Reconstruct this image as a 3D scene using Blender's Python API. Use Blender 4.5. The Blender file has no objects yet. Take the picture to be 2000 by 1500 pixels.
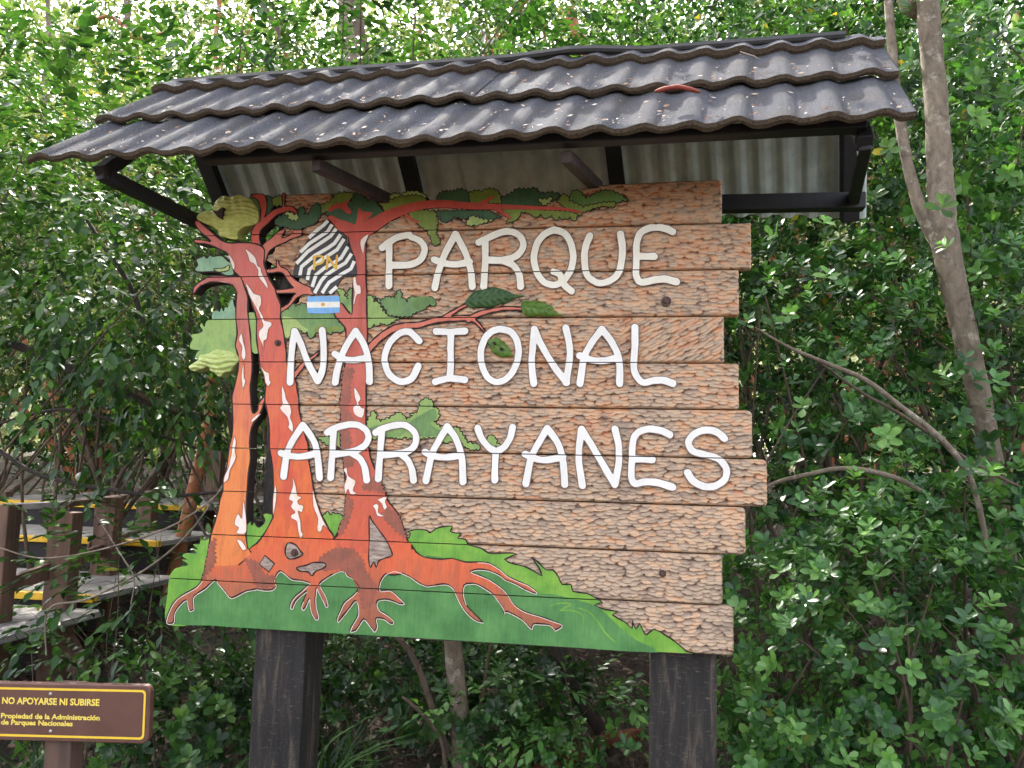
import bpy, bmesh, math, random
import numpy as np
from mathutils import Vector, Matrix
from mathutils.geometry import delaunay_2d_cdt

# ---------------------------------------------------------------- camera, sky, sun, exposure
SC = bpy.context.scene
COL = SC.collection
D = 2.6                       # camera to sign face, metres
EYE = 1.42
FPX = 1520.0                  # focal length in photograph pixels (2000 wide)
PITCH, YAW, ROLL = (math.radians(v) for v in (5.88, -9.283, 1.319))
FW = Vector((math.sin(YAW)*math.cos(PITCH), math.cos(YAW)*math.cos(PITCH), math.sin(PITCH)))
_r = Vector((math.cos(YAW), -math.sin(YAW), 0)); _u = _r.cross(FW)
RT = _r*math.cos(ROLL) + _u*math.sin(ROLL)
UP = -_r*math.sin(ROLL) + _u*math.cos(ROLL)
CAMPOS = Vector((0, -D, EYE))
cam = bpy.data.cameras.new('camera'); cam_o = bpy.data.objects.new('camera', cam); COL.objects.link(cam_o)
cam.sensor_fit = 'HORIZONTAL'; cam.sensor_width = 36; cam.lens = FPX/2000*36
cam.clip_start = 0.05; cam.clip_end = 2000
M = Matrix((RT, UP, -FW)).transposed().to_4x4(); M.translation = CAMPOS
cam_o.matrix_world = M
SC.camera = cam_o

SUN_EL, SUN_AZ = math.radians(47), math.radians(-28)      # azimuth from +Y (behind the sign) towards -X
sdir = Vector((math.sin(SUN_AZ)*math.cos(SUN_EL), math.cos(SUN_AZ)*math.cos(SUN_EL), math.sin(SUN_EL)))
W = bpy.data.worlds.new('World'); SC.world = W; W.use_nodes = True
nt = W.node_tree; bg = nt.nodes['Background']
sky = nt.nodes.new('ShaderNodeTexSky'); sky.sky_type = 'NISHITA'; sky.sun_disc = False
sky.sun_elevation = SUN_EL; sky.sun_rotation = SUN_AZ
sky.air_density = 0.8; sky.dust_density = 6.0; sky.ozone_density = 0.4; sky.altitude = 700
hs = nt.nodes.new('ShaderNodeHueSaturation'); hs.inputs['Saturation'].default_value = .4      # milky, hazy sky
nt.links.new(sky.outputs[0], hs.inputs['Color']); nt.links.new(hs.outputs[0], bg.inputs[0]); bg.inputs[1].default_value = 0.15
sl = bpy.data.lights.new('sun', 'SUN'); sl.energy = 2.0; sl.angle = math.radians(0.5); sl.color = (1, .95, .86)
so = bpy.data.objects.new('sun', sl); COL.objects.link(so)
so.rotation_euler = sdir.to_track_quat('Z', 'Y').to_euler(); so.location = (0, 0, 20)
vs = SC.view_settings; vs.view_transform = 'Standard'; vs.look = 'None'; vs.gamma = 1; vs.exposure = 2.65
vs.use_curve_mapping = False
SC.render.engine = 'CYCLES'
SC.cycles.max_bounces = 4; SC.cycles.diffuse_bounces = 2; SC.cycles.use_adaptive_sampling = True; SC.cycles.adaptive_threshold = .03; SC.cycles.glossy_bounces = 2; SC.cycles.transmission_bounces = 3; SC.cycles.transparent_max_bounces = 8

# ---------------------------------------------------------------- helpers
def px(x, y, Y):
    """point at depth plane Y whose direction from the camera is that of photograph pixel (x, y)"""
    d = FW + RT*((x-1000)/FPX) - UP*((y-750)/FPX)
    return CAMPOS + d*((Y + D)/d.y)
def bd(p): v = px(p[0], p[1], 0); return (v.x, v.z)
def zoomer(ox, oy, s): return lambda pts: [(ox+a/s, oy+b/s) for a, b in pts]
z1 = zoomer(320, 340, 4); z2 = zoomer(320, 680, 4); z3 = zoomer(320, 930, 4)
z4 = zoomer(780, 930, 2.857); z5 = zoomer(780, 340, 2.778); z6 = zoomer(780, 640, 2.778)
e7 = zoomer(560, 420, 7.5); t6 = zoomer(480, 370, 6.667); S = lambda p: p

def lin(c): return c/12.92 if c <= .04045 else ((c+.055)/1.055)**2.4
def C(r, g, b, k=1.0): return (lin(r/255)*k, lin(g/255)*k, lin(b/255)*k, 1)

def tag(o, label=None, cat=None, group=None, kind=None):
    if label: o['label'] = label
    if cat: o['category'] = cat
    if group: o['group'] = group
    if kind: o['kind'] = kind
    return o
def empty(name, loc=(0,0,0), rz=0, parent=None):
    o = bpy.data.objects.new(name, None); COL.objects.link(o); o.location = loc; o.rotation_euler = (0,0,rz)
    o.empty_display_size = .1; o.parent = parent; return o
def link(name, me, mat=None, parent=None):
    if mat and not me.materials: me.materials.append(mat)
    o = bpy.data.objects.new(name, me); COL.objects.link(o)
    if parent:
        o.parent = parent; bpy.context.view_layer.update() if False else None
        o.matrix_parent_inverse = Matrix.Translation(-parent.location) if parent.rotation_euler.z == 0 else (Matrix.Translation(parent.location) @ parent.rotation_euler.to_matrix().to_4x4()).inverted()
    return o
def mesh(name, verts, faces, smooth=False):
    me = bpy.data.meshes.new(name); me.from_pydata([tuple(v) for v in verts], [], faces); me.update()
    if smooth: me.polygons.foreach_set('use_smooth', [True]*len(me.polygons))
    return me
def npmesh(name, verts, quads=None, tris=None, attrs=None, smooth=True):
    me = bpy.data.meshes.new(name)
    fl, st, k = [], [], 0
    if quads is not None and len(quads): fl.append(quads.reshape(-1)); st.append(np.arange(len(quads))*4); k = len(quads)*4
    if tris is not None and len(tris): fl.append(tris.reshape(-1)); st.append(k+np.arange(len(tris))*3)
    fl = np.concatenate(fl).astype(np.int32); st = np.concatenate(st).astype(np.int32)
    me.vertices.add(len(verts)); me.vertices.foreach_set('co', verts.astype(np.float32).ravel())
    me.loops.add(len(fl)); me.loops.foreach_set('vertex_index', fl)
    me.polygons.add(len(st)); me.polygons.foreach_set('loop_start', st)
    if smooth: me.polygons.foreach_set('use_smooth', np.ones(len(st), dtype=bool))
    for n, a in (attrs or {}).items():
        at = me.attributes.new(n, 'FLOAT', 'POINT'); at.data.foreach_set('value', a.astype(np.float32))
    me.update(calc_edges=True); me.validate(); return me
def bm_obj(name, bm, mat, parent=None, smooth=False):
    me = bpy.data.meshes.new(name); bm.to_mesh(me); bm.free()
    if smooth: me.polygons.foreach_set('use_smooth', [True]*len(me.polygons))
    return link(name, me, mat, parent)
def beam_bm(bm, a, b, w, h, upv=Vector((0,0,1)), bev=.004):
    """box from a to b, w across, h along the up direction"""
    a = Vector(a); b = Vector(b); d = (b-a); L = d.length; d.normalize()
    x = d.cross(upv).normalized(); z = x.cross(d)
    r = bmesh.ops.create_cube(bm, size=1)
    m = Matrix((x*w, d*L, z*h)).transposed().to_4x4(); m.translation = (a+b)/2
    bmesh.ops.transform(bm, matrix=m, verts=r['verts'])
    if bev:
        es = list({e for v in r['verts'] for e in v.link_edges})
        bmesh.ops.bevel(bm, geom=es, offset=bev, segments=2, affect='EDGES', profile=.5)
def beam(name, a, b, w, h, mat, parent=None, upv=Vector((0,0,1)), bev=.004):
    bm = bmesh.new(); beam_bm(bm, a, b, w, h, upv, bev); return bm_obj(name, bm, mat, parent)
def catmull(pts, n=6, closed=False):
    P = [Vector(p) for p in pts]; out = []; N = len(P)
    rng = range(N) if closed else range(N-1)
    for i in rng:
        p0 = P[i-1] if (closed or i > 0) else P[0]; p1 = P[i]; p2 = P[(i+1) % N]
        p3 = P[(i+2) % N] if (closed or i+2 < N) else P[-1]
        for k in range(n):
            t = k/n
            out.append(.5*((2*p1)+(p2-p0)*t+(2*p0-5*p1+4*p2-p3)*t*t+(3*p1-p0-3*p2+p3)*t**3))
    if not closed: out.append(P[-1])
    return out
def tube_arrays(pts, radii, sides=7, wob=0, rnd=None):
    P = np.array([tuple(p) for p in pts]); n = len(P)
    T = np.gradient(P, axis=0); T /= np.linalg.norm(T, axis=1)[:,None]+1e-9
    ref = np.array([.3,.2,1.]) if abs(T[0][2]) < .9 else np.array([1.,.1,.2])
    X = np.cross(T, ref); X /= np.linalg.norm(X, axis=1)[:,None]+1e-9; Yv = np.cross(T, X)
    a = np.arange(sides)*2*np.pi/sides
    r = np.array(radii)[:,None]*np.ones(sides)
    if wob and rnd is not None: r = r*(1+wob*rnd.uniform(-1,1,r.shape))
    V = P[:,None,:]+X[:,None,:]*(np.cos(a)*r)[...,None]+Yv[:,None,:]*(np.sin(a)*r)[...,None]
    V = V.reshape(-1,3)
    i = np.arange(n-1)[:,None]*sides; j = np.arange(sides)[None,:]; j2 = (j+1) % sides
    Q = np.stack([i+j, i+j2, i+sides+j2, i+sides+j], -1).reshape(-1,4)
    return V, Q
def tubes(name, specs, sides=7, wob=0, seed=0):
    rnd = np.random.RandomState(seed); VV, QQ, k = [], [], 0
    for pts, rad in specs:
        V, Q = tube_arrays(pts, rad, sides, wob, rnd); VV.append(V); QQ.append(Q+k); k += len(V)
    return npmesh(name, np.concatenate(VV), np.concatenate(QQ))

# ---------------------------------------------------------------- materials
MATS = {}
def newmat(name):
    m = bpy.data.materials.new(name); m.use_nodes = True
    n = m.node_tree.nodes; l = m.node_tree.links
    return m, n, l, n['Principled BSDF']
def noise(n, l, vec, scale, detail=4, rough=.6, dist=0.):
    t = n.new('ShaderNodeTexNoise'); t.inputs['Scale'].default_value = scale; t.inputs['Detail'].default_value = detail
    t.inputs['Roughness'].default_value = rough; t.inputs['Distortion'].default_value = dist
    if vec: l.new(vec, t.inputs['Vector'])
    return t
def ramp(n, l, fac, stops, interp='LINEAR'):
    r = n.new('ShaderNodeValToRGB'); r.color_ramp.interpolation = interp
    e = r.color_ramp.elements
    while len(e) < len(stops): e.new(.5)
    for k, (p, c) in enumerate(stops): e[k].position = p; e[k].color = c
    l.new(fac, r.inputs[0]); return r
def mixc(n, l, fac, a, b, mode='MIX'):
    m = n.new('ShaderNodeMix'); m.data_type = 'RGBA'; m.blend_type = mode
    for s, v in ((m.inputs[0], fac), (m.inputs[6], a), (m.inputs[7], b)):
        if isinstance(v, (int, float, tuple)): s.default_value = v
        else: l.new(v, s)
    return m.outputs[2]
def bump(n, l, b, h, strength, dist):
    t = n.new('ShaderNodeBump'); t.inputs['Strength'].default_value = strength; t.inputs['Distance'].default_value = dist
    l.new(h, t.inputs['Height']); l.new(t.outputs[0], b.inputs['Normal'])
def coords(n, l, scale=(1,1,1), kind='Object'):
    t = n.new('ShaderNodeTexCoord'); m = n.new('ShaderNodeMapping'); m.inputs['Scale'].default_value = scale
    l.new(t.outputs[kind], m.inputs[0]); return m.outputs[0]
def mul(n, l, a, b, op='MULTIPLY'):
    m = n.new('ShaderNodeMath'); m.operation = op
    for s, v in ((m.inputs[0], a), (m.inputs[1], b)):
        if isinstance(v, (int, float)): s.default_value = v
        else: l.new(v, s)
    return m.outputs[0]

def paint(name, stops, z0=None, z1=None, scale=9, rough=.5, wear=.12, wearc=C(120,90,70), seed=0):
    """brushed sign paint: colours chosen by broad noise (or by height when z0/z1 are given), fine vertical comb lines"""
    m, n, l, b = newmat(name)
    co = coords(n, l); mp = n.new('ShaderNodeMapping'); mp.inputs['Location'].default_value = (seed*3.1, 0, seed*1.7); l.new(co, mp.inputs[0])
    nz = noise(n, l, mp.outputs[0], scale, 5, .62)
    if z0 is not None:
        sx = n.new('ShaderNodeSeparateXYZ'); l.new(co, sx.inputs[0])
        mr = n.new('ShaderNodeMapRange'); mr.inputs[1].default_value = z0; mr.inputs[2].default_value = z1; l.new(sx.outputs[2], mr.inputs[0])
        mp.inputs['Scale'].default_value = (1, 1, .3); f = mul(n, l, mr.outputs[0], mul(n, l, mul(n, l, nz.outputs[0], -.5, 'ADD'), 1.1), 'ADD')
    else:
        mr = n.new('ShaderNodeMapRange'); mr.inputs[1].default_value = .28; mr.inputs[2].default_value = .72; l.new(nz.outputs[0], mr.inputs[0]); f = mr.outputs[0]
    col = ramp(n, l, f, stops).outputs[0]
    st = n.new('ShaderNodeMapping'); st.inputs['Scale'].default_value = (1, 1, .06); l.new(co, st.inputs[0])
    s = noise(n, l, st.outputs[0], 240, 3, .7)
    col = mixc(n, l, .5, col, mixc(n, l, s.outputs[0], C(60,52,44), C(250,245,235)), 'SOFT_LIGHT')
    if z0 is not None:      # darker brush strokes following the trunk
        dk = n.new('ShaderNodeMapping'); dk.inputs['Scale'].default_value = (1, 1, .16); dk.inputs['Location'].default_value = (seed*1.3, 0, seed); l.new(co, dk.inputs[0])
        dn = noise(n, l, dk.outputs[0], 34, 5, .7, .3); dr = ramp(n, l, dn.outputs[0], [(.50, (0,0,0,1)), (.70, (1,1,1,1))])
        col = mixc(n, l, mul(n, l, dr.outputs[0], .38), col, C(146,64,46))
    w = noise(n, l, co, 38, 6, .75); wr = ramp(n, l, w.outputs[0], [(.56, (0,0,0,1)), (.68, (1,1,1,1))])
    col = mixc(n, l, mul(n, l, wr.outputs[0], wear*1.8), col, wearc)
    l.new(col, b.inputs['Base Color']); b.inputs['Roughness'].default_value = rough
    bump(n, l, b, s.outputs[0], .3, .002)
    return m
def plain(name, c, rough=.6, nscale=20, amt=.25, metal=0, bumpd=.002, stretch=(1,1,1), c2=None, spec=None):
    m, n, l, b = newmat(name); co = coords(n, l, stretch)
    nz = noise(n, l, co, nscale, 6, .65)
    dark = c2 or tuple(v*(1-amt) for v in c[:3])+(1,); lt = tuple(min(1, v*(1+amt)) for v in c[:3])+(1,)
    r = ramp(n, l, nz.outputs[0], [(.3, dark), (.7, lt if c2 is None else c)])
    l.new(r.outputs[0], b.inputs['Base Color']); b.inputs['Roughness'].default_value = rough; b.inputs['Metallic'].default_value = metal
    if spec is not None: b.inputs['Specular IOR Level'].default_value = spec
    if bumpd: bump(n, l, b, nz.outputs[0], .6, bumpd)
    return m
def carved_wood():
    m, n, l, b = newmat('carved_wood')
    def att(k):
        a = n.new('ShaderNodeAttribute'); a.attribute_name = k; return a.outputs['Fac']
    co = coords(n, l)
    big = noise(n, l, co, 5.5, 5, .6, .4)
    f = mul(n, l, mul(n, l, mul(n, l, att('cell'), .75), mul(n, l, mul(n, l, big.outputs[0], 1.7), -.62, 'ADD'), 'ADD'), att('weather'), 'ADD')
    col = ramp(n, l, f, [(0., C(88,52,34)), (.2, C(146,88,54)), (.40, C(186,122,80)), (.58, C(196,146,106)), (.78, C(194,160,130)), (1., C(164,144,126))]).outputs[0]
    fib = coords(n, l, (.35, 1, 6)); fb = noise(n, l, fib, 90, 4, .7)
    col = mixc(n, l, .75, col, mixc(n, l, fb.outputs[0], C(50,38,30), C(245,230,220)), 'SOFT_LIGHT')
    ch = noise(n, l, coords(n, l, (8, 1, .5)), 40, 3, .6); col = mixc(n, l, .4, col, mixc(n, l, ch.outputs[0], C(60,48,40), C(230,220,212)), 'SOFT_LIGHT')     # upright tool chatter
    e = ramp(n, l, att('groove'), [(.26, (1,1,1,1)), (.60, (0,0,0,1))])      # dark stain, deepened as painted shade in the gouge hollows
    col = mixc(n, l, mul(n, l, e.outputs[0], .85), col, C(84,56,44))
    lip_hl = ramp(n, l, att('groove'), [(.72, (0,0,0,1)), (.98, (1,1,1,1))])      # painted highlights along the proud lips
    col = mixc(n, l, mul(n, l, lip_hl.outputs[0], .34), col, C(232,202,168))
    kn = n.new('ShaderNodeTexVoronoi'); kn.inputs['Scale'].default_value = 3.1; l.new(coords(n, l, (1, 1, 1.5)), kn.inputs[0])
    kr = ramp(n, l, kn.outputs['Distance'], [(.035, (1,1,1,1)), (.085, (0,0,0,1))])
    col = mixc(n, l, mul(n, l, kr.outputs[0], .75), col, C(62,48,44))
    g = noise(n, l, coords(n, l, (1, 1, 2.6)), 9, 6, .72, .5); gr = ramp(n, l, g.outputs[0], [(.52, (0,0,0,1)), (.68, (1,1,1,1))])
    col = mixc(n, l, mul(n, l, gr.outputs[0], .6), col, C(126,110,98))
    l.new(col, b.inputs['Base Color']); b.inputs['Roughness'].default_value = .62
    bump(n, l, b, fb.outputs[0], .5, .0012)
    return m
def foliage(name, cols, rough=.38, trans=.4, tcol=None, yellow=.02):
    m, n, l, b = newmat(name); out = n['Material Output']
    a = n.new('ShaderNodeAttribute'); a.attribute_name = 'rnd'
    oi = n.new('ShaderNodeObjectInfo')
    f = mul(n, l, mul(n, l, a.outputs['Fac'], .93), mul(n, l, mul(n, l, oi.outputs['Random'], -.5, 'ADD'), .14), 'ADD')
    k = len(cols)
    st = [(.03+i*(.93-yellow)/(k-1), c) for i, c in enumerate(cols)]
    st += [(.985-yellow*.5, cols[-1]), (.995, C(170,150,40))]
    r = ramp(n, l, f, st)
    nz = noise(n, l, coords(n, l), 2.2, 2, .5)
    col = mixc(n, l, .45, r.outputs[0], mixc(n, l, nz.outputs[0], C(70,70,70), C(200,200,190)), 'SOFT_LIGHT')
    l.new(col, b.inputs['Base Color']); b.inputs['Roughness'].default_value = rough
    t = n.new('ShaderNodeBsdfTranslucent'); l.new(mixc(n, l, 1., col, tcol or (1.35, 1.45, .85, 1), 'MULTIPLY'), t.inputs[0])
    mx = n.new('ShaderNodeMixShader'); mx.inputs[0].default_value = trans
    l.new(b.outputs[0], mx.inputs[1]); l.new(t.outputs[0], mx.inputs[2]); l.new(mx.outputs[0], out.inputs[0])
    return m
def bark(name, c1, c2, c3=None, scale=14, stretch=(1,1,.35)):
    m, n, l, b = newmat(name); co = coords(n, l, stretch)
    nz = noise(n, l, co, scale, 8, .72, .5)
    col = ramp(n, l, nz.outputs[0], [(.3, c1), (.62, c2)]).outputs[0]
    if c3:
        v = noise(n, l, coords(n, l), scale*.8, 5, .7); vr = ramp(n, l, v.outputs[0], [(.55, (0,0,0,1)), (.66, (1,1,1,1))])
        col = mixc(n, l, mul(n, l, vr.outputs[0], .8), col, c3)
    l.new(col, b.inputs['Base Color']); b.inputs['Roughness'].default_value = .85
    bump(n, l, b, nz.outputs[0], .9, .01); return m
# ---------------------------------------------------------------- ground
def ground_z(x, y):
    """forest floor: level in front, rising gently behind the sign"""
    r = np.maximum(0, y-.3)
    return .10*r**1.05*np.exp(-r*.02) + .05*np.sin(x*1.7+1)*np.cos(y*1.3) - .10*np.exp(-((x+2.6)**2)/1.2-((y-1.2)**2)/2)
def make_ground():
    ax = np.concatenate([np.linspace(-150,-9,16), np.linspace(-8,8,90), np.linspace(9,150,16)])
    ay = np.concatenate([np.linspace(-60,-6,8), np.linspace(-5,14,110), np.linspace(15,260,22)])
    X, Y = np.meshgrid(ax, ay); rnd = np.random.RandomState(3)
    Z = ground_z(X, Y) + .02*rnd.uniform(-1,1,X.shape)*(np.abs(X) < 9)*(Y < 14.5)
    n, mm = X.shape; i = np.arange(n-1)[:,None]*mm; j = np.arange(mm-1)[None,:]
    Q = np.stack([i+j, i+j+1, i+mm+j+1, i+mm+j], -1).reshape(-1,4)
    m, nn, l, b = newmat('forest_floor'); co = coords(nn, l)
    a = noise(nn, l, co, 28, 8, .75); c = noise(nn, l, co, 3, 4, .6)
    c1 = ramp(nn, l, a.outputs[0], [(.3, C(38,28,22)), (.5, C(70,52,40)), (.68, C(112,90,72))]).outputs[0]
    c2 = mixc(nn, l, ramp(nn, l, c.outputs[0], [(.45, (0,0,0,1)), (.65, (1,1,1,1))]).outputs[0], c1, C(52,58,34))
    l.new(c2, b.inputs['Base Color']); b.inputs['Roughness'].default_value = .9; bump(nn, l, b, a.outputs[0], 1, .04)
    o = link('ground', npmesh('ground', np.stack([X, Y, Z], -1).reshape(-1,3), Q), m); tag(o, kind='structure', label='dark forest floor of soil and fallen leaves', cat='ground')
make_ground()
def gz(x, y): return float(ground_z(np.array(x), np.array(y)))

# ---------------------------------------------------------------- the carved park sign
JP = [((540,381),(1410,350)),((480,460),(1410,437)),((477,543),(1440,525)),((462,625),(1415,617)),((470,707),(1413,710)),((457,790),(1443,800)),((450,874),(1468,897)),((440,957),(1455,992)),((425,1045),(1455,1083)),((332,1129),(1410,1182)),((329,1215),(1432,1282))]
ZJ = [(bd(a)[1]+bd(b)[1])/2 for a, b in JP]
GAP = .0032
BT = .036                                  # board thickness
sign = empty('carved_park_sign', (bd((950,1240))[0], .05, 0))
tag(sign, 'large carved plank sign painted with red trees and white PARQUE NACIONAL ARRAYANES lettering', 'sign')
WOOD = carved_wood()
RIGHT = [1410, 1467, 1443, 1414, 1443, 1469, 1498, 1456, 1411, 1433]
LEFT = [[(0,556),(1,556)], [(0,552),(.45,535),(.55,515),(1,572)], [(0,586),(.62,586),(.72,566),(1,545)], [(0,530),(1,530)], [(0,540),(1,545)],
        [(0,552),(1,556)], [(0,562),(1,566)], [(0,572),(1,590)], [(0,440),(1,440)], [(0,345),(1,340)]]
WEATH = [-.02, .05, .15, .08, .20, .18, .27, .32, .37, .39]
def cells(X, Z, seed, ang):
    """overlapping gouge scales in jittered rows; each stands proud at its lower lip. returns height, cell value, lip distance"""
    ca, sa = np.cos(ang), np.sin(ang)
    U = (X*ca+Z*sa); V = (-X*sa+Z*ca)
    V = V+.004*np.sin(U*9+seed*2)+.0022*np.sin(U*31+seed); U = U+.004*np.sin(V*47+seed)
    gu, gv = U/.0285, V/.0108
    row = np.floor(gv); best = np.full(X.shape, -.25); idv = np.full(X.shape, .3)
    for dv in (-1, 0, 1):
        r = row+dv; off = np.mod(np.sin(r*91.7+seed*13.1)*4375.85, 1)
        colm = np.floor(gu-off)
        for du in (-1, 0, 1):
            c = colm+du
            h = np.mod(np.sin(c*127.1+r*311.7+seed*74.7)*43758.5453, 1); h2 = np.mod(np.sin(c*269.5+r*183.3+seed*11.3)*43758.5453, 1); h3 = np.mod(h*13.7+h2*7.9, 1)
            a = gu-(c+off+.5+(h-.5)*.5); b = gv-(r+.5+(h2-.5)*.55); b = b+a*(h3-.5)*.5
            e = (a/(.56+.20*h3))**2+(b/(.78+.32*h))**2
            hh = np.where(e < 1, .45-b*.62-.55*a*a+(h2-.5)*.35, -1)
            m = hh > best; best = np.where(m, hh, best); idv = np.where(m, np.mod(h*7.13+h2*3.7, 1), idv)
    return best, idv
def make_plank(i):
    zt, zb = ZJ[i]-GAP/2, ZJ[i+1]+GAP/2
    if i == 0: zt = ZJ[0]
    ymid = (JP[i][1][1]+JP[i+1][1][1])/2
    xr = bd((RIGHT[i], ymid))[0]
    rs = np.random.RandomState(40+i)
    nz_ = 68; v = np.linspace(0, 1, nz_)
    xl_px = np.interp(1-v, [p[0] for p in LEFT[i]], [p[1] for p in LEFT[i]])       # v=0 bottom
    yl = JP[i][0][1]*v + JP[i+1][0][1]*(1-v)
    xl = np.array([bd((a, b))[0] for a, b in zip(xl_px, yl)])
    nx = int((xr-xl.min())/.0024); u = np.linspace(0, 1, nx)
    rc = [.012, .004, .006, .006, .008, .016, .015, .014, .013, .014][i]
    H = zt-zb; z = zb+v*H
    dzc = np.minimum(v, 1-v)*H
    cr = np.where(dzc < rc, rc-np.sqrt(np.maximum(0, rc**2-(rc-dzc)**2)), 0) + .0012*rs.uniform(-1,1,nz_)
    xrr = xr-cr
    X = xl[:,None]+(xrr-xl)[:,None]*u[None,:]; Z = np.repeat(z[:,None], nx, 1)
    if i == 0:      # sawn along the painted leaves between the two straight stretches of the top edge
        pts = sorted([(bd(p)[0], bd(p)[1]) for p in [(556,380),(648,377),(652,392),(760,396),(1000,392),(1130,384),(1137,363),(1180,361),(1300,355),(1410,350)]])
        top = np.interp(X, [p[0] for p in pts], [p[1] for p in pts])
        Z = zb+v[:,None]*(top-zb)
    ang = {3: .5}.get(i, 0.)
    hh, idv = cells(X, Z, i+1, 0.0)
    if i == 3:
        g1, gi = cells(X, Z, i+9, .5); w = (X > xr-.34); hh, idv = np.where(w, g1, hh), np.where(w, gi, idv)
    flat = .5+.5*np.sin(X*4.1+i*2.3)*np.cos(Z*9+i)                # some stretches are cut deeper than others
    h = .0090*(.75+.25*flat)*np.clip(hh+.15, 0, 1.15) + .0003*rs.uniform(-1,1,X.shape)
    edge = np.minimum(np.minimum(v, 1-v)[:,None]*H, ((1-u)[None,:]*(xr-xl.min())))
    h = h*np.clip(edge/.006, .15, 1) - .003*np.clip(1-edge/.003, 0, 1)
    Yc = -h
    weather = WEATH[i] + .10*np.clip((X-xl.min())/1.2-.4, 0, 1)
    n0 = nz_*nx
    V = np.stack([X, Yc, Z], -1).reshape(-1,3)
    I = np.arange(nz_-1)[:,None]*nx; J = np.arange(nx-1)[None,:]
    Q = np.stack([I+J, I+J+1, I+nx+J+1, I+nx+J], -1).reshape(-1,4)
    # edges and back
    loop = np.concatenate([np.arange(nx), np.arange(1,nz_)*nx+nx-1, (nz_-1)*nx+np.arange(nx-2,-1,-1), np.arange(nz_-2,0,-1)*nx])
    B = V[loop].copy(); B[:,1] = BT; V = np.concatenate([V, B]); k = len(loop); a = np.arange(k); a2 = (a+1) % k
    QS = np.stack([loop[a], n0+a, n0+a2, loop[a2]], -1)
    Q = np.concatenate([Q, QS])
    pad = np.zeros(k)
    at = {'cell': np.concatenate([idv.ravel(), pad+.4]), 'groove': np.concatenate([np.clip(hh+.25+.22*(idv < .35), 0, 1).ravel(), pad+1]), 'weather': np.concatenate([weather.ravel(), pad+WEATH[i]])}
    me = npmesh('plank', V, Q, attrs=at)
    sm = np.ones(len(me.polygons), dtype=bool); sm[-k:] = False; me.polygons.foreach_set('use_smooth', sm)
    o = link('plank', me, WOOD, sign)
    # back face so that no light passes
    return o
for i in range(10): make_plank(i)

# dark strips added behind the plank joints to stop light showing through
for k in range(1, 10):
    xa = max(LEFT[k-1][-1][1], LEFT[k][0][1])+6; xb = min(RIGHT[k-1], RIGHT[k])-8
    a, b = bd((xa, JP[k][0][1])), bd((xb, JP[k][1][1])); o = beam('joint_light_stop', (a[0], .018, ZJ[k]), (b[0], .018, ZJ[k]), .012, .010, plain('light_stop_dark', C(40,30,26), .9, 30, .3, bumpd=0) if k == 1 else bpy.data.materials['light_stop_dark'], sign, bev=0)

# ---- paint and cut-out plates
def cdt(polys2d, holes=None, extra=None):
    vs, fs = [], []
    for p in polys2d:
        k = len(vs); vs += [Vector(q) for q in p]; fs.append(list(range(k, k+len(p))))
    if extra: vs += [Vector(q) for q in extra]
    r = delaunay_2d_cdt(vs, [], fs, 0, 1e-6)
    co = np.array([tuple(v) for v in r[0]]); cen = np.array([co[list(f)].mean(0) for f in r[2]])
    keep = np.zeros(len(cen), bool)
    for p in polys2d:                     # non-zero winding of each outline: enclosed counters stay open
        A = np.array(p); w = np.zeros(len(cen), int)
        for (x0, y0), (x1, y1) in zip(A, np.roll(A, -1, 0)):
            s = (x1-x0)*(cen[:,1]-y0)-(cen[:,0]-x0)*(y1-y0)
            w += ((y0 <= cen[:,1]) & (y1 > cen[:,1]) & (s > 0)).astype(int)-((y0 > cen[:,1]) & (y1 <= cen[:,1]) & (s < 0)).astype(int)
        keep |= w != 0
    return r[0], [f for f, k in zip(r[2], keep) if k]
def prep(pts, smooth=3):
    q = [bd(p) for p in pts]
    if smooth: q = [(v.x, v.y) for v in catmull([Vector((a, b)) for a, b in q], smooth, True)]
    return q
def cut_joints(bm):
    zs = [v.co.z for v in bm.verts]; lo, hi = min(zs), max(zs)
    for zj in ZJ[1:-1]:
        if lo < zj < hi:
            for s in (-1, 1):
                bmesh.ops.bisect_plane(bm, geom=bm.verts[:]+bm.edges[:]+bm.faces[:], dist=1e-7, plane_co=(0,0,zj+s*GAP/2), plane_no=(0,0,1))
            dl = [f for f in bm.faces if abs(f.calc_center_median().z-zj) < GAP/2]
            bmesh.ops.delete(bm, geom=dl, context='FACES')
def extrude_plate(bm, yf, yb):
    fr = list(bm.faces); bo = [e for e in bm.edges if len(e.link_faces) == 1]
    mp = {}
    def back(v):
        if v not in mp: mp[v] = bm.verts.new((v.co.x, yb, v.co.z))
        return mp[v]
    for e in bo:
        a, b = e.verts
        f = e.link_faces[0]; lv = [x for x in f.verts]; k = lv.index(a)
        if lv[(k+1) % len(lv)] is not b: a, b = b, a
        nf = bm.faces.new((b, a, back(a), back(b))); nf.material_index = 1
def loops_of(vs, fs):
    from collections import Counter
    cnt = Counter()
    for f in fs:
        for a, b in zip(f, f[1:]+f[:1]): cnt[(a, b)] += 1
    nx = {}
    for (a, b) in cnt:
        if (b, a) not in cnt: nx.setdefault(a, []).append(b)
    out = []
    while nx:
        s = next(iter(nx)); lp = [s]; cur = s
        while True:
            c = nx.get(cur)
            if not c: break
            t = c.pop()
            if not c: del nx[cur]
            if t == s: break
            lp.append(t); cur = t
        if len(lp) > 2: out.append(lp)
    return out
BASEY = -.0106
SAWN = plain('sawn_edge', C(52,38,32), .85, 40, .3, bumpd=0)
def in_poly(p, A):
    c = False
    for (x0, y0), (x1, y1) in zip(A, np.roll(A, -1, 0)):
        if (y0 > p[1]) != (y1 > p[1]) and p[0] < (x1-x0)*(p[1]-y0)/(y1-y0)+x0: c = not c
    return c
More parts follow.
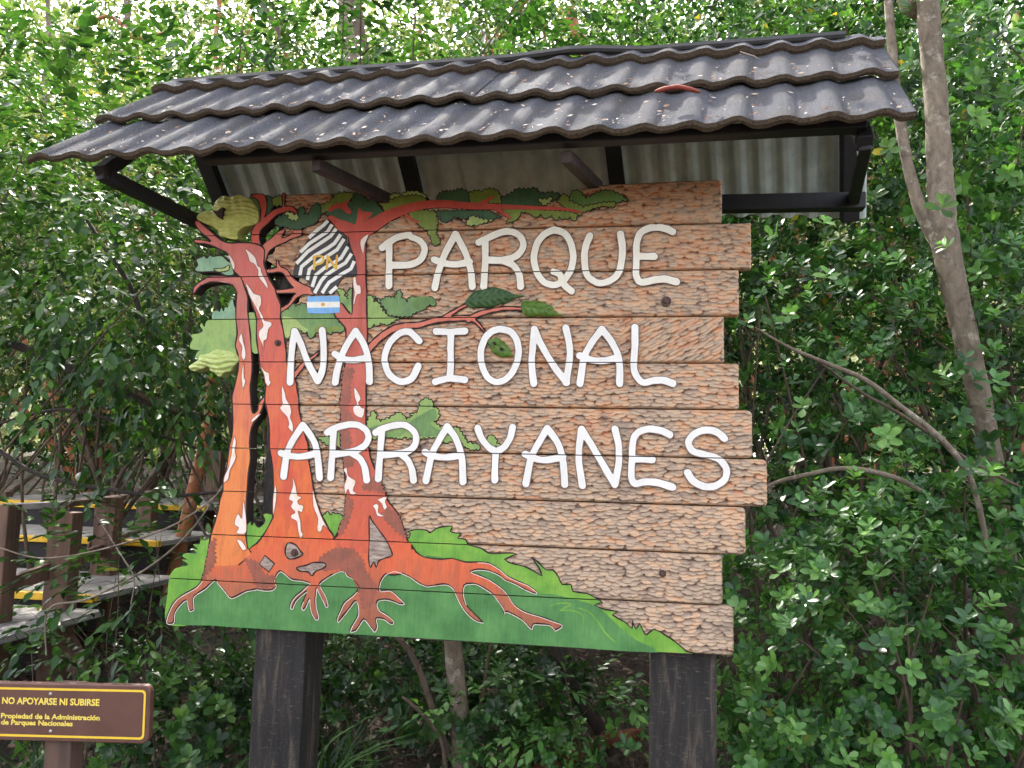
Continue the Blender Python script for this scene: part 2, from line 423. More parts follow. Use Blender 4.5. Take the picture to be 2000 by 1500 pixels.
def lobed(pts, amp):
    """small scalloped lobes along a leaf mass outline (photograph pixels)"""
    P = [Vector(p) for p in pts]; n = len(P); out = []; area = sum(P[k].x*P[(k+1) % n].y-P[(k+1) % n].x*P[k].y for k in range(n)); sg = 1 if area > 0 else -1
    for k in range(n):
        a, b = P[k], P[(k+1) % n]; d = b-a; L = d.length
        if L < 1e-6: continue
        m = max(1, round(L/9)); nn = Vector((d.y, -d.x)).normalized()*sg
        for q in range(m):
            f = q/m; j = math.sin(k*12.9+q*7.7); out.append(tuple(a+d*f-nn*amp*.5*(1+.4*j))); out.append(tuple(a+d*(f+.5/m)+nn*amp*(1+.5*j)))
    return out
def plate(name, polys, mat, lvl, full=False, outline=None, smooth=3, parent=None, cut=True, depth=None, skip=(), lobes=0):
    """flat painted piece standing proud of the gouged wood; polys are united; full = sawn through the whole board"""
    yf = BASEY-.0004*lvl
    p2 = [prep(lobed(p, lobes) if lobes else p, smooth) if smooth is not None else p for p in polys]
    sk = [np.array([bd(q) for q in s]) for s in skip]
    vs, fs = cdt(p2)
    bm = bmesh.new(); bv = [bm.verts.new((v.x, yf, v.y)) for v in vs]
    for f in fs:
        try: bm.faces.new([bv[k] for k in f])
        except ValueError: pass
    for f in bm.faces:
        f.normal_update()
        if f.normal.y > 0: f.normal_flip()
    if cut: cut_joints(bm)
    extrude_plate(bm, yf, (BT+.001*(lvl % 5)) if full else (depth if depth is not None else .0))
    o = bm_obj(name, bm, mat, parent or sign); o.data.materials.append(SAWN)
    if outline:
        wpx, lm = outline; w = wpx*.00171/2
        fs2 = []
        for f in fs:     # orient all the same way
            a, b, c = (vs[k] for k in f[:3]); s = (b-a).x*(c-a).y-(b-a).y*(c-a).x
            fs2.append(list(f) if s > 0 else list(f)[::-1])
        V, F = [], []
        for lp in loops_of(vs, fs2):
            P = [vs[k] for k in lp]; n = len(P); k0 = len(V)
            for q in range(n):
                t = (P[(q+1) % n]-P[q-1]); t = t.normalized() if t.length > 1e-9 else Vector((1,0)); nn = Vector((-t.y, t.x))
                ww = w*(.75+.5*math.sin(q*.7+n)**2)
                V += [P[q]+nn*ww*1.2, P[q]-nn*ww*.8]
            for q in range(n):
                r = (q+1) % n
                if any(in_poly((P[q]+P[r])/2, s) for s in sk): continue
                F.append((k0+2*q, k0+2*q+1, k0+2*r+1, k0+2*r))
        bm = bmesh.new(); bv = [bm.verts.new((v.x, yf-.0002, v.y)) for v in V]
        for f in F:
            try: bm.faces.new([bv[k] for k in f])
            except ValueError: pass
        for f in bm.faces:
            f.normal_update()
            if f.normal.y > 0: f.normal_flip()
        if cut: cut_joints(bm)
        bm_obj('carved_outline_or_edge_shade', bm, lm, o)['kind'] = 'stuff'  # carved line; around the letters, painted edge shade
    return o
def ribbon(pts, widths, smooth=5, cap=True, closed=False):
    """outline polygon of a brush stroke, in photograph pixels (returned already smoothed)"""
    P = [Vector(p) for p in pts]
    if closed: Q = catmull(P, smooth, True); Q.append(Q[0].copy())
    else: Q = catmull(P, smooth)
    n = len(Q); ws = np.interp(np.linspace(0, 1, n), np.linspace(0, 1, len(widths)), widths)
    L, R = [], []
    for i in range(n):
        if closed: t = Q[(i+1) % (n-1)]-Q[(i-1) % (n-1)] if 0 < i < n-1 else Q[1]-Q[-3]
        else: t = Q[min(i+1, n-1)]-Q[max(i-1, 0)]
        t.normalize(); nn = Vector((-t.y, t.x)); L.append(Q[i]+nn*ws[i]/2); R.append(Q[i]-nn*ws[i]/2)
    if closed or not cap: return [tuple(v) for v in L+R[::-1]]
    out = list(L)
    t = (Q[-1]-Q[-2]).normalized(); nn = Vector((-t.y, t.x))
    for k in range(1, 6): a = math.pi/2-k*math.pi/6; out.append(Q[-1]+(t*math.cos(a)+nn*math.sin(a))*ws[-1]/2)
    out += R[::-1]
    t = (Q[0]-Q[1]).normalized(); nn = Vector((-t.y, t.x))
    for k in range(1, 6): a = math.pi/2-k*math.pi/6; out.append(Q[0]+(t*math.cos(a)+nn*math.sin(a))*ws[0]/2)
    return [tuple(v) for v in out]
def strokes(name, paths, mat, lvl, rim=None, parent=None, full=False):
    polys = [[bd(p) for p in q] for q in paths]
    o = plate(name, polys, mat, lvl, smooth=None, outline=rim, parent=parent, full=full)
    return o

INK = plain('carved_line', C(44,26,20), .8, 60, .3, bumpd=0)
zt_, zb_ = ZJ[0], ZJ[-1]
TRUNK_L = paint('trunk_orange', [(0, C(226,122,62)), (.3, C(230,134,70)), (.55, C(218,116,80)), (.8, C(196,108,92)), (1, C(190,96,88))], ZJ[9], ZJ[1], 14, seed=1)
TRUNK_M = paint('trunk_red', [(0, C(216,88,50)), (.2, C(224,112,54)), (.36, C(212,86,58)), (.55, C(218,106,66)), (.7, C(206,92,74)), (1, C(204,104,90))], ZJ[9], ZJ[1], 16, seed=2)
TRUNK_R = paint('trunk_crimson', [(0, C(218,98,62)), (.25, C(202,90,64)), (.6, C(200,100,82)), (.8, C(186,80,62)), (1, C(182,62,44))], ZJ[9], ZJ[0], 16, seed=3)
ROOT = paint('root_paint', [(0, C(156,94,68)), (.34, C(182,102,70)), (.5, C(204,100,64)), (.7, C(220,104,62)), (1, C(220,92,54))], ZJ[10]+.03, ZJ[8]+.05, 26, seed=4)
BROWN = paint('bark_brown', [(0, C(132,80,64)), (1, C(170,92,70))], scale=30, seed=5)
BARKW = paint('bare_bark_cream', [(0, C(240,214,196)), (.5, C(244,226,216)), (1, C(236,206,170))], scale=40, seed=6, wear=.05)
RED = paint('branch_red', [(0, C(184,62,46)), (1, C(206,84,60))], scale=20, seed=7)
PINK = paint('branch_salmon', [(0, C(196,96,74)), (1, C(216,122,94))], scale=20, seed=8)
LD = paint('leaf_dark', [(0, C(46,82,52)), (1, C(66,100,58))], scale=22, seed=9)
LM = paint('leaf_mid', [(0, C(78,112,52)), (1, C(104,138,62))], scale=22, seed=10)
LO = paint('leaf_olive', [(0, C(104,124,36)), (1, C(134,150,56))], scale=22, seed=11)
LL = paint('leaf_pale', [(0, C(150,172,92)), (1, C(182,196,116))], scale=22, seed=12)
LB = paint('leaf_blue', [(0, C(112,152,120)), (1, C(146,178,138))], scale=22, seed=13)
LSOFT = paint('leaf_soft', [(0, C(122,152,76)), (.5, C(148,174,92)), (1, C(104,140,86))], scale=12, seed=14)
LMG = paint('leaf_moss', [(0, C(82,118,74)), (.6, C(110,144,78)), (1, C(134,162,90))], scale=11, seed=15)
GRD = paint('meadow_green', [(0, C(60,110,54)), (.5, C(78,132,70)), (1, C(98,150,82))], scale=8, seed=16, wearc=C(110,130,90))
GRL = paint('grass_light', [(0, C(84,142,52)), (.5, C(112,164,56)), (1, C(142,184,70))], scale=12, seed=17)
WHITE = paint('letter_white', [(0, C(232,225,216)), (1, C(244,239,232))], scale=14, rough=.45, wear=.05, wearc=C(200,190,180), seed=18)
CREAM = paint('letter_cream', [(0, C(232,222,202)), (1, C(246,238,222))], scale=14, rough=.45, wear=.1, wearc=C(190,176,160), seed=19)
EDGE_SHADE = plain('letter_edge_shade', C(128,102,88), .8, 60, .2, bumpd=0)  # painted edge shade drawn around the letters
GREYW = plain('pale_gouged_wood', C(196,176,160), .8, 55, .3, bumpd=.006, stretch=(.5,1,2.2), c2=C(112,88,74))

OL = (3.2, INK)
# cut-out silhouette pieces first (sawn through), then paint on the planks
plate('pale_leaves', [z1([(265,670),(310,650),(325,640),(350,660),(370,635),(400,650),(430,640),(480,650),(520,690),(560,700),(560,790),(500,800),(420,770),(270,770),(255,740),(275,715)])], LB, 0, True, OL)
plate('painted_leaves', [z1([(400,745),(430,770),(500,765),(525,745),(520,715),(490,735),(440,745)])], LL, 2, outline=(2, INK), depth=-.002)
plate('blue_leaves', [z1([(390,1100),(420,1070),(450,1080),(460,1050),(480,1080),(490,1045),(510,1050),(530,1000),(550,985),(562,1040),(600,1090),(600,1160),(410,1150)])], LB, 0, True, None)
plate('soft_leaves', [z1([(350,1150),(420,1140),(600,1140),(600,1250),(600,1330),(610,1470),(500,1470),(400,1440),(300,1450),(260,1440),(270,1400),(290,1380),(225,1370),(220,1330),(240,1290),(225,1260),(320,1240),(295,1190),(310,1170),(330,1200)])], LSOFT, 1, True, None)
plate('painted_leaves', [z1([(655,1100),(760,1100),(760,1200),(760,1385),(700,1390),(670,1250)])], LSOFT, 0, True, None)
plate('grass_blades', [z3([(370,490),(330,500),(300,500),(290,530),(240,530),(280,570),(230,560),(270,600),(180,600),(160,625),(200,650),(155,650),(205,690),(110,715),(75,750),(55,790),(45,900),(34,1140),(250,1140),(420,900),(420,500)])], GRL, 0, True, None)
plate('grass_tuft', [z3([(640,560),(645,450),(660,380),(690,350),(700,382),(720,355),(740,392),(770,388),(800,350),(785,300),(800,288),(830,288),(880,310),(880,400),(820,500),(720,570)])], GRL, 1, True, (2.4, INK))
plate('grass_tuft', [z2([(1250,1310),(1270,1290),(1290,1270),(1310,1300),(1330,1280),(1350,1290),(1370,1288),(1400,1300),(1412,1330),(1385,1380),(1370,1430),(1340,1475),(1310,1430),(1280,1370)])], GRL, 0, outline=(2.4, INK))
# meadow
plate('meadow', [z4([(60,340),(50,310),(100,295),(160,300),(175,315),(210,290),(250,280),(300,278),(290,305),(320,315),(350,320),(330,345),(375,350),(390,380),(460,400),(500,425),(540,430),(600,425),(660,432),(590,462),(650,490),(700,500),(760,530),(798,555),(775,500),(740,450),(780,480),(820,520),(860,520),(890,560),(910,600),(960,600),(970,640),(1050,650),(1100,680),(1135,702),(1090,715),(1150,740),(1222,752),(1190,770),(1260,810),(1298,845),(1300,800),(1320,850),(1340,818),(1360,860),(1380,880),(1420,850),(1480,880),(1540,920),(1600,972),(1618,990),(1000,953),(400,917),(0,893),(-200,800),(-200,500)])], GRL, 0, outline=(2.6, INK), smooth=2)
plate('meadow_shade', [z4([(0,520),(60,500),(160,440),(300,470),(430,500),(560,545),(640,590),(770,650),(850,655),(1000,690),(1100,722),(1150,760),(1230,840),(1330,915),(1440,980),(1000,953),(400,917),(0,893),(-300,876),(-880,841),(-1050,830),(-1290,816),(-1250,720),(-1000,560),(-600,520)])], GRD, 1, smooth=2)
plate('grass_line', [ribbon(z4([(845,720),(900,705),(960,712),(900,745),(960,745),(1020,770),(1030,820)]), [2.4,2.4]), ribbon(z4([(1000,732),(1060,755),(1110,810),(1150,870),(1205,922)]), [2.4,2.8])], GRL, 2, smooth=0)

TL = z1([(595,1470),(595,1440),(580,1380),(570,1340),(585,1250),(575,1140),(575,1000),(580,930),(560,890),(520,860),(440,850),(370,855),(300,880),(255,935),(240,930),(245,890),(290,850),(350,812),(400,800),(550,800),(620,812),(640,870),(665,950),(670,1000),(670,1080),(680,1180),(690,1260),(695,1360),(705,1480)]) \
   + z2([(700,200),(690,290),(690,360),(695,430),(705,500),(720,510),(745,480),(750,440),(770,405),(815,365),(815,420),(795,425),(780,480),(750,540),(720,580),(700,620),(690,660),(685,740),(690,860),(680,940),(670,1020),(665,1120),(660,1200),(660,1350)]) \
   + z3([(655,450),(670,560),(700,600),(560,720),(400,800),(320,790),(330,740),(345,650),(360,580),(375,480),(400,400),(415,340),(440,260),(450,180),(475,110)]) \
   + z2([(475,1040),(500,950),(520,800),(520,775),(545,690),(550,560),(548,440),(545,370),(570,280),(590,180)])

TM = z1([(258,375),(290,372),(340,420),(400,470),(460,520),(520,545),(600,540),(690,545),(760,560),(800,600),(795,690),(805,740),(815,770),(840,830),(880,900),(900,960),(925,1030),(925,1130),(940,1200),(955,1280),(965,1360),(970,1420),(980,1500)]) \
   + z2([(1040,250),(1055,330),(1065,400),(1070,480),(1085,560),(1110,660),(1135,740),(1140,800),(1145,880),(1165,990),(1180,1080),(1190,1150),(1215,1240),(1260,1330),(1300,1410),(1340,1475)]) \
   + z3([(1270,520),(1200,570),(1120,650),(960,720),(850,720),(740,640),(680,570),(740,520),(800,440),(860,330)]) \
   + z2([(862,1300),(865,1200),(865,1060),(865,960),(850,860),(838,780),(835,680),(830,560),(815,480),(800,420),(805,330),(805,250),(790,180),(760,130)]) \
   + z1([(755,1420),(740,1330),(735,1250),(735,1130),(705,1040),(680,960),(640,880),(615,815),(560,770),(545,700),(515,635),(460,600),(400,572),(330,552),(255,545),(258,515),(350,528),(380,530),(300,460),(258,405)])

TR = z1([(1455,465),(1470,600),(1500,660),(1510,740),(1510,800),(1490,830),(1480,1000),(1478,1105),(1430,1050),(1390,1010),(1340,1100),(1380,1150),(1420,1200),(1432,1250),(1430,1400)]) \
   + z2([(1425,130),(1410,210),(1400,260),(1400,330),(1385,400),(1395,460),(1390,520),(1395,580),(1390,640),(1390,760),(1400,800),(1410,870),(1415,940),(1425,1010),(1430,1100),(1430,1150),(1425,1250),(1420,1320),(1390,1370),(1375,1410),(1365,1460)]) \
   + z3([(1300,520),(1200,600),(1150,720),(1300,760),(1420,740),(1700,760),(1880,760),(1990,640),(1940,550),(1910,490),(1890,420),(1865,350),(1840,290),(1800,240),(1755,180)]) \
   + z2([(1740,1130),(1715,1070),(1680,1000),(1650,920),(1620,830),(1600,700),(1590,580),(1590,430),(1592,330),(1592,220),(1595,130)]) \
   + z1([(1600,1280),(1598,1140),(1595,1000),(1595,900),(1590,800),(1588,640),(1580,470)])

RTS = z3([(330,740),(420,700),(600,690),(700,590),(760,560),(900,520),(1100,500),(1330,480),(1380,560),(1600,600),(1900,500),(1950,570)]) \
   + z4([(75,380),(100,420),(150,450),(240,460),(300,455),(370,475),(440,475),(500,480),(560,515),(600,550),(660,580),(720,605),(765,640),(755,648),(700,625),(640,592),(590,572),(560,548),(500,522),(440,517),(400,528),(440,545),(500,570),(560,610),(600,650),(640,710),(700,750),(780,775),(850,800),(910,825),(870,855),(840,825),(790,820),(750,820),(740,845),(720,830),(680,790),(600,750),(590,765),(580,730),(545,680),(520,650),(440,600),(400,595),(365,605),(360,660),(375,710),(420,760),(470,810),(430,800),(390,770),(350,720),(320,660),(300,620),(270,600),(230,600),(160,610),(110,590),(60,555)]) \
   + z3([(1820,735),(1770,745),(1730,770),(1700,820),(1690,870),(1700,890),(1770,885),(1810,910),(1840,940),(1885,985),(1850,990),(1800,970),(1740,955),(1690,960),(1670,990),(1690,1040),(1740,1070),(1790,1110),(1800,1140),(1770,1140),(1730,1110),(1680,1100),(1665,1110),(1675,1160),(1655,1205),(1630,1180),(1600,1140),(1570,1110),(1540,1150),(1510,1195),(1480,1205),(1465,1200),(1480,1160),(1510,1110),(1530,1060),(1520,980),(1500,970),(1470,1010),(1430,1060),(1390,1110),(1370,1130),(1365,1100),(1390,1040),(1420,980),(1480,930),(1520,890),(1530,860),(1520,830),(1480,790),(1440,770),(1420,740),(1380,735),(1330,760),(1280,790),(1240,820),(1225,845),(1250,890),(1275,940),(1290,1000),(1275,1010),(1255,970),(1230,920),(1210,880),(1204,866),(1200,900),(1195,960),(1200,1020),(1215,1080),(1210,1110),(1190,1105),(1165,1060),(1150,1000),(1148,950),(1138,970),(1115,1020),(1095,1035),(1085,1010),(1100,970),(1120,920),(1128,892),(1090,920),(1040,970),(1015,1025),(1000,1020),(1005,980),(1040,930),(1090,890),(1130,850),(1150,830),(1090,810),(1010,800),(960,760),(920,735),(890,770),(875,810),(890,850),(860,880),(800,885),(740,875),(720,880),(660,890),(610,915),(540,945),(500,910),(470,870),(435,830),(420,805),(390,820),(340,870),(250,930),(245,990),(250,1030),(215,1045),(200,1000),(190,960),(140,1000),(100,1060),(90,1137),(36,1137),(45,1080),(75,1010),(120,950),(200,900),(270,860),(310,810)])
BB = lambda a: [plate('brown_bark', [q], BROWN, 7, lobes=2.6, smooth=0) for q in a]
plate('left_trunk', [TL], TRUNK_L, 3, True, OL, smooth=2, skip=[RTS])
plate('main_trunk', [TM], TRUNK_M, 4, True, OL, smooth=2, skip=[RTS])
plate('right_trunk', [TR], TRUNK_R, 5, False, OL, smooth=2, skip=[RTS])
plate('roots', [RTS], ROOT, 6, False, (2.6, INK), smooth=2, skip=[TL, TM, TR])
for k_, seg in enumerate((RTS[18:60], RTS[60:150], RTS[150:])):      # cream edge line painted along the roots
    q_ = [[bd(p) for p in ribbon([(a+1.2, b+2.2) for a, b in seg[m:m+9]], [1.2, 1.2], 3)] for m in range(0, len(seg)-3, 8)]
    for z_ in q_: plate('cream_edge', [z_], BARKW, 7, smooth=None, depth=-.011)
BB([z2([(1425,150),(1500,170),(1470,250),(1460,330),(1470,400),(1430,470),(1500,560),(1450,640),(1480,720),(1450,800),(1500,900),(1460,930),(1420,930),(1395,760),(1392,640),(1396,560),(1388,440),(1402,330),(1404,250)]),
    z2([(1440,1150),(1490,1200),(1470,1300),(1440,1380),(1400,1460),(1372,1450),(1392,1372),(1424,1300),(1430,1200)]), z2([(1590,1020),(1670,1010),(1712,1072),(1738,1132),(1640,1110),(1560,1100)]), z2([(1700,1300),(1760,1240),(1840,1300),(1885,1420),(1900,1480),(1840,1440),(1780,1380)])])
BB([z3([(372,520),(420,480),(410,580),(420,650),(390,720),(345,770),(322,800),(340,700),(362,590)]), z3([(640,640),(740,660),(800,760),(880,780),(880,850),(800,878),(730,850),(700,760)]), z3([(1220,640),(1340,560),(1480,560),(1560,640),(1600,760),(1680,860),(1640,1000),(1560,1040),(1530,880),(1470,770),(1380,720),(1260,740)])])
plate('bare_wood_patch', [z3([(980,520),(1040,530),(1080,580),(1100,610),(1040,640),(985,640),(960,590)])], GREYW, 8, outline=(3, INK))
plate('bare_wood_patch', [z3([(805,615),(880,680),(835,745),(760,685)])], GREYW, 8, outline=(3, INK), smooth=0)
plate('bare_wood_patch', [z3([(1050,710),(1130,690),(1180,670),(1270,675),(1270,710),(1200,740),(1170,775),(1140,745),(1080,740)])], GREYW, 8, outline=(3, INK))
plate('bare_wood_patch', [z3([(1615,310),(1640,350),(1700,430),(1750,500),(1795,600),(1780,625),(1730,640),(1690,660),(1670,710),(1650,665),(1625,710),(1610,640),(1615,500)])], GREYW, 8, outline=(2.4, INK))
# branches of the main trunk
plate('branch', [ribbon(z1([(740,580),(725,500),(745,430),(810,370),(880,310),(950,285),(1010,280),(1045,310)]), [18,17,15,13,12,10,6]), z1([(685,170),(790,165),(815,220),(815,300),(785,365),(765,385),(768,300),(755,235),(735,205)]), z1([(935,165),(960,165),(955,255),(1000,262),(1045,315),(1000,300),(930,300),(938,250)])], RED, 3, True, (2.4, INK))
plate('branch', [z1([(750,600),(800,545),(850,505),(905,455),(940,440),(960,445),(935,490),(945,505),(1000,480),(1030,440),(1085,440),(1085,485),(1020,510),(960,540),(900,565),(845,600),(818,650),(800,700),(770,660)])], PINK, 2, True, (2.4, INK))
plate('branch', [ribbon(z1([(800,765),(860,762),(910,752),(960,770),(1000,830),(1060,880),(1170,925)]), [7,8,10,11,12,16,14]), ribbon(z1([(880,925),(960,920),(1040,915),(1170,925)]), [7,8,11,14]), ribbon(z1([(1110,915),(1040,960),(990,1025),(915,1075)]), [14,8,6,9]), z1([(895,740),(890,680),(905,680),(915,715),(940,745)])], PINK, 2, True, (2.4, INK))
BP = lambda *a: [plate('bare_bark_patch', [q], BARKW, 8, outline=(1.2, BROWN), smooth=3) for q in a]
BP(z1([(650,590),(690,620),(730,660),(745,720),(770,740),(780,780),(820,860),(825,900),(790,860),(750,800),(750,760),(720,710),(685,690),(670,640)]), z1([(655,855),(690,900),(720,940),(770,960),(775,1020),(760,1060),(790,1120),(800,1150),(850,1160),(855,1190),(830,1220),(820,1290),(795,1310),(795,1370),(780,1330),(755,1270),(760,1230),(790,1190),(770,1130),(740,1060),(700,990),(670,920)]), z1([(520,635),(550,670),(570,720),(560,755),(540,710)]))
BP(z2([(935,295),(960,350),(970,400),(1000,450),(1010,510),(1000,540),(1020,590),(1020,655),(985,620),(990,590),(975,540),(940,500),(920,470),(940,440),(935,400)]), z2([(1020,1010),(1040,1060),(1050,1110),(1060,1150),(1090,1165),(1060,1190),(1070,1220),(1105,1230),(1090,1280),(1060,1270),(1080,1340),(1085,1420),(1100,1450),(1080,1480),(1060,1420),(1050,1350),(1010,1330),(1010,1300),(1040,1280),(1005,1240),(1020,1200),(990,1180),(1000,1140),(1020,1080)]), z2([(765,130),(800,180),(835,200),(840,250),(850,270),(830,300),(806,270),(800,220),(780,170)]), z2([(1175,1100),(1195,1170),(1220,1250),(1250,1330),(1300,1420),(1260,1380),(1240,1430),(1210,1420),(1215,1330),(1180,1230)]), z2([(885,1070),(895,1120),(890,1200),(870,1300),(866,1240),(870,1140)]))
BP(z2([(640,120),(640,230),(655,260),(630,320),(625,270),(620,210)]), z2([(565,690),(580,740),(570,800),(580,850),(550,920),(530,960),(520,1020),(485,1050),(490,1000),(520,930),(540,840),(550,760)]), z3([(640,190),(655,300),(660,430),(620,450),(580,440),(600,400),(565,370),(595,290),(625,330),(630,240)]), z3([(590,490),(620,500),(660,560),(630,575),(590,510)]), z1([(620,1250),(635,1310),(650,1370),(655,1420),(640,1460),(620,1420),(625,1350),(600,1300)]), z1([(360,850),(440,840),(520,855),(570,890),(588,940),(560,880),(500,855),(420,845)]), z2([(695,570),(730,530),(770,515),(740,550),(705,580)]))
BP(z1([(1550,520),(1610,480),(1580,560),(1570,630),(1550,590)]), z1([(1490,815),(1510,815),(1520,870),(1545,880),(1550,940),(1520,950),(1500,1020),(1490,1020),(1500,930),(1490,880)]), z2([(1500,310),(1530,350),(1550,400),(1530,430),(1560,470),(1580,470),(1560,545),(1500,520),(1490,460),(1520,440),(1500,380)]), z2([(1440,935),(1450,990),(1470,1010),(1510,1040),(1490,1110),(1520,1135),(1470,1140),(1450,1100),(1430,1140),(1420,1080),(1440,1000),(1415,950)]), z2([(1680,1180),(1750,1160),(1740,1200),(1755,1240),(1730,1260),(1710,1210)]), z2([(1645,1230),(1670,1215),(1690,1230),(1685,1280),(1730,1310),(1680,1310),(1665,1270)]))
# leaf masses
LF = lambda mat, lv, p, **k: plate('painted_leaves', [p], mat, lv, k.get('full', False), (2.0, INK), smooth=3, lobes=1.7)
LF(LD, 1, z1([(800,180),(850,182),(870,240),(850,280),(870,310),(830,370),(785,395),(790,330),(815,280),(815,210)]), full=True)
LF(LO, 2, z1([(870,190),(930,175),(945,250),(880,260),(855,230)]), full=True)
LF(LM, 2, z1([(680,190),(740,205),(770,260),(760,300),(720,270)]), full=True)
LF(LD, 4, z1([(875,390),(900,345),(960,320),(1010,350),(1050,340),(1065,285),(1090,262),(1110,280),(1105,320),(1140,325),(1160,270),(1210,228),(1235,260),(1240,330),(1200,390),(1160,410),(1100,430),(1060,445),(980,430),(900,410)]))
LF(LL, 5, z1([(955,310),(1000,305),(1030,325),(1060,325),(1055,370),(1000,368),(980,335)]))
LF(LO, 1, z1([(1230,250),(1300,225),(1330,190),(1370,155),(1500,150),(1512,172),(1470,210),(1370,250),(1330,300),(1240,315)]), full=True)
LF(LD, 2, z1([(1270,320),(1300,290),(1440,240),(1470,215),(1500,160),(1560,168),(1600,215),(1640,200),(1700,250),(1735,310),(1690,350),(1640,400),(1560,410),(1480,430),(1430,415),(1390,370),(1350,350)]), full=True)
plate('branch', [z1([(1290,290),(1330,245),(1400,235),(1465,205),(1440,250),(1475,300),(1450,322),(1380,275),(1310,300)]), z1([(1530,275),(1565,300),(1640,310),(1600,360),(1570,380),(1550,440),(1500,440),(1520,350)])], RED, 4)
plate('branch', [ribbon(z1([(1530,480),(1440,430),(1370,395),(1315,355)]), [30,24,18,12]), ribbon(z1([(1525,490),(1600,430),(1680,385),(1750,340),(1820,310),(1920,275)])+z5([(150,172),(250,168),(400,180),(500,182),(600,185),(750,190),(900,197),(990,215)]), [30,28,24,22,20,17,15,14,12,9,8,6,4]), ribbon(z5([(500,185),(560,212),(605,245)]), [7,7,4]), ribbon(z5([(420,178),(470,155),(512,128)]), [8,7,4]), ribbon(z1([(1900,330),(1960,370),(2000,385)]), [6,4,3])], RED, 6, False, None, smooth=0)
LF(LO, 2, z1([(1660,200),(1700,205),(1760,215),(1830,190),(1900,180),(1960,170),(2030,185),(2060,220),(1920,255),(1820,280),(1740,305),(1690,260)]), full=True)
LF(LL, 1, z1([(1660,225),(1665,195),(1690,178),(1720,195),(1765,190),(1790,162),(1830,158),(1860,172),(1900,145),(1960,138),(2010,150),(2060,175),(2050,230),(1700,240)]), full=True)
LF(LD, 2, z5([(205,150),(215,115),(250,97),(290,100),(330,85),(375,98),(385,160),(210,165)]), full=True)
LF(LO, 1, z5([(380,105),(420,95),(450,98),(480,85),(525,88),(548,112),(560,165),(370,165)]), full=True)
LF(LD, 2, z5([(555,135),(600,115),(640,85),(690,88),(740,80),(765,110),(820,105),(870,110),(870,140),(760,180),(560,175)]), full=True)
LF(LL, 3, z5([(757,140),(800,140),(830,130),(825,155),(790,178),(770,165)]))
LF(LM, 1, z5([(935,110),(950,92),(985,100),(1010,135),(1060,112),(1110,92),(1150,95),(1195,112),(1242,148),(1210,152),(1170,168),(1000,195),(900,180)]), full=True)
LF(LO, 2, z5([(850,150),(880,118),(910,118),(925,150),(1000,182),(1100,160),(1172,155),(1168,186),(1100,180),(1050,195),(1000,215),(980,232),(900,190)]))
LF(LO, 2, z5([(55,205),(140,198),(200,210),(215,260),(205,330),(228,365),(212,392),(185,388),(170,345),(155,315),(110,285),(100,260),(60,240)]))
LF(LD, 1, z5([(180,205),(480,200),(560,240),(500,252),(400,242),(350,248),(300,238),(275,262),(240,268),(225,240)]))
LF(LL, 2, z5([(365,265),(390,232),(420,235),(460,250),(512,255),(440,280),(380,287)]))
LF(LO, 1, z5([(520,195),(640,190),(900,205),(985,215),(950,262),(930,240),(900,252),(870,240),(850,258),(830,232),(790,248),(770,225),(740,242),(710,222),(665,212),(650,245),(620,265),(580,272),(600,242),(560,215)]))
LF(LMG, 1, z1([(915,1075),(980,1060),(1010,1012),(1040,1035),(1100,1010),(1130,1040),(1150,1060),(1370,1060),(1380,1160),(1425,1205),(1400,1240),(1330,1240),(1310,1260),(1290,1245),(1230,1250),(1200,1245),(1170,1285),(1150,1290),(1130,1240),(1105,1250),(1060,1215),(1000,1280),(960,1290),(935,1180)]))
plate('painted_leaves', [z1([(937,1125),(980,1120),(1040,1140),(1090,1190),(1140,1220),(1105,1240),(1060,1205),(1000,1262),(962,1280),(945,1200)])], LL, 2)
plate('painted_leaves', [z1([(1180,1230),(1230,1180),(1300,1205),(1350,1190),(1400,1215),(1330,1232),(1300,1240),(1230,1242)])], LO, 2)
LF(LSOFT, 1, e7([(740,1095),(830,1092),(860,1110),(870,1180),(890,1250),(915,1240),(905,1180),(930,1100),(970,1078),(985,1150),(985,1490),(880,1370),(790,1310),(790,1190)]))
LF(LSOFT, 1, z1([(1595,955),(1640,958),(1650,1000),(1690,1010),(1720,1070),(1760,1110),(1850,1125),(1760,1185),(1700,1170),(1680,1192),(1650,1180),(1620,1212),(1595,1200)]))
LF(LMG, 2, z1([(1640,955),(1700,992),(1755,960),(1810,972),(1840,910),(1862,920),(1866,965),(1905,1002),(1935,962),(1995,965)])+z5([(120,675),(180,668),(206,708),(188,722),(170,712),(140,740),(100,752),(60,778),(10,778)])+z1([(1760,1108),(1745,1070),(1700,1015)]))
plate('painted_leaves', [z5([(70,715),(105,672),(180,672),(200,705),(165,710),(120,745)])], LM, 3)
AR = z2([(1580,620),(1600,560),(1640,490),(1660,500),(1670,550),(1700,572),(1730,555),(1770,545),(1840,500),(1880,520),(1900,555),(1950,530)])+z6([(60,470),(100,460),(118,400),(150,380),(185,398),(190,430),(217,442),(222,490),(192,510),(225,535),(320,540),(350,580),(372,622),(432,632),(442,660),(400,666),(360,650),(330,612),(250,627),(220,597),(110,602),(40,602)])+z2([(1920,690),(1850,712),(1790,700),(1740,700),(1640,715),(1600,680)])
LF(LSOFT, 1, AR)
plate('painted_leaves', [z6([(60,520),(130,470),(190,440),(210,490),(170,520),(230,560),(310,590),(230,585),(120,590)]), z2([(1600,640),(1700,600),(1800,640),(1900,630),(1850,690),(1660,690)])], LMG, 2)
LF(LSOFT, 1, z6([(470,645),(476,605),(500,580),(530,602),(532,625),(552,640),(500,650)]))
LF(LSOFT, 1, z2([(1210,700),(1260,690),(1300,690),(1390,635),(1400,775),(1300,765),(1260,742)]))
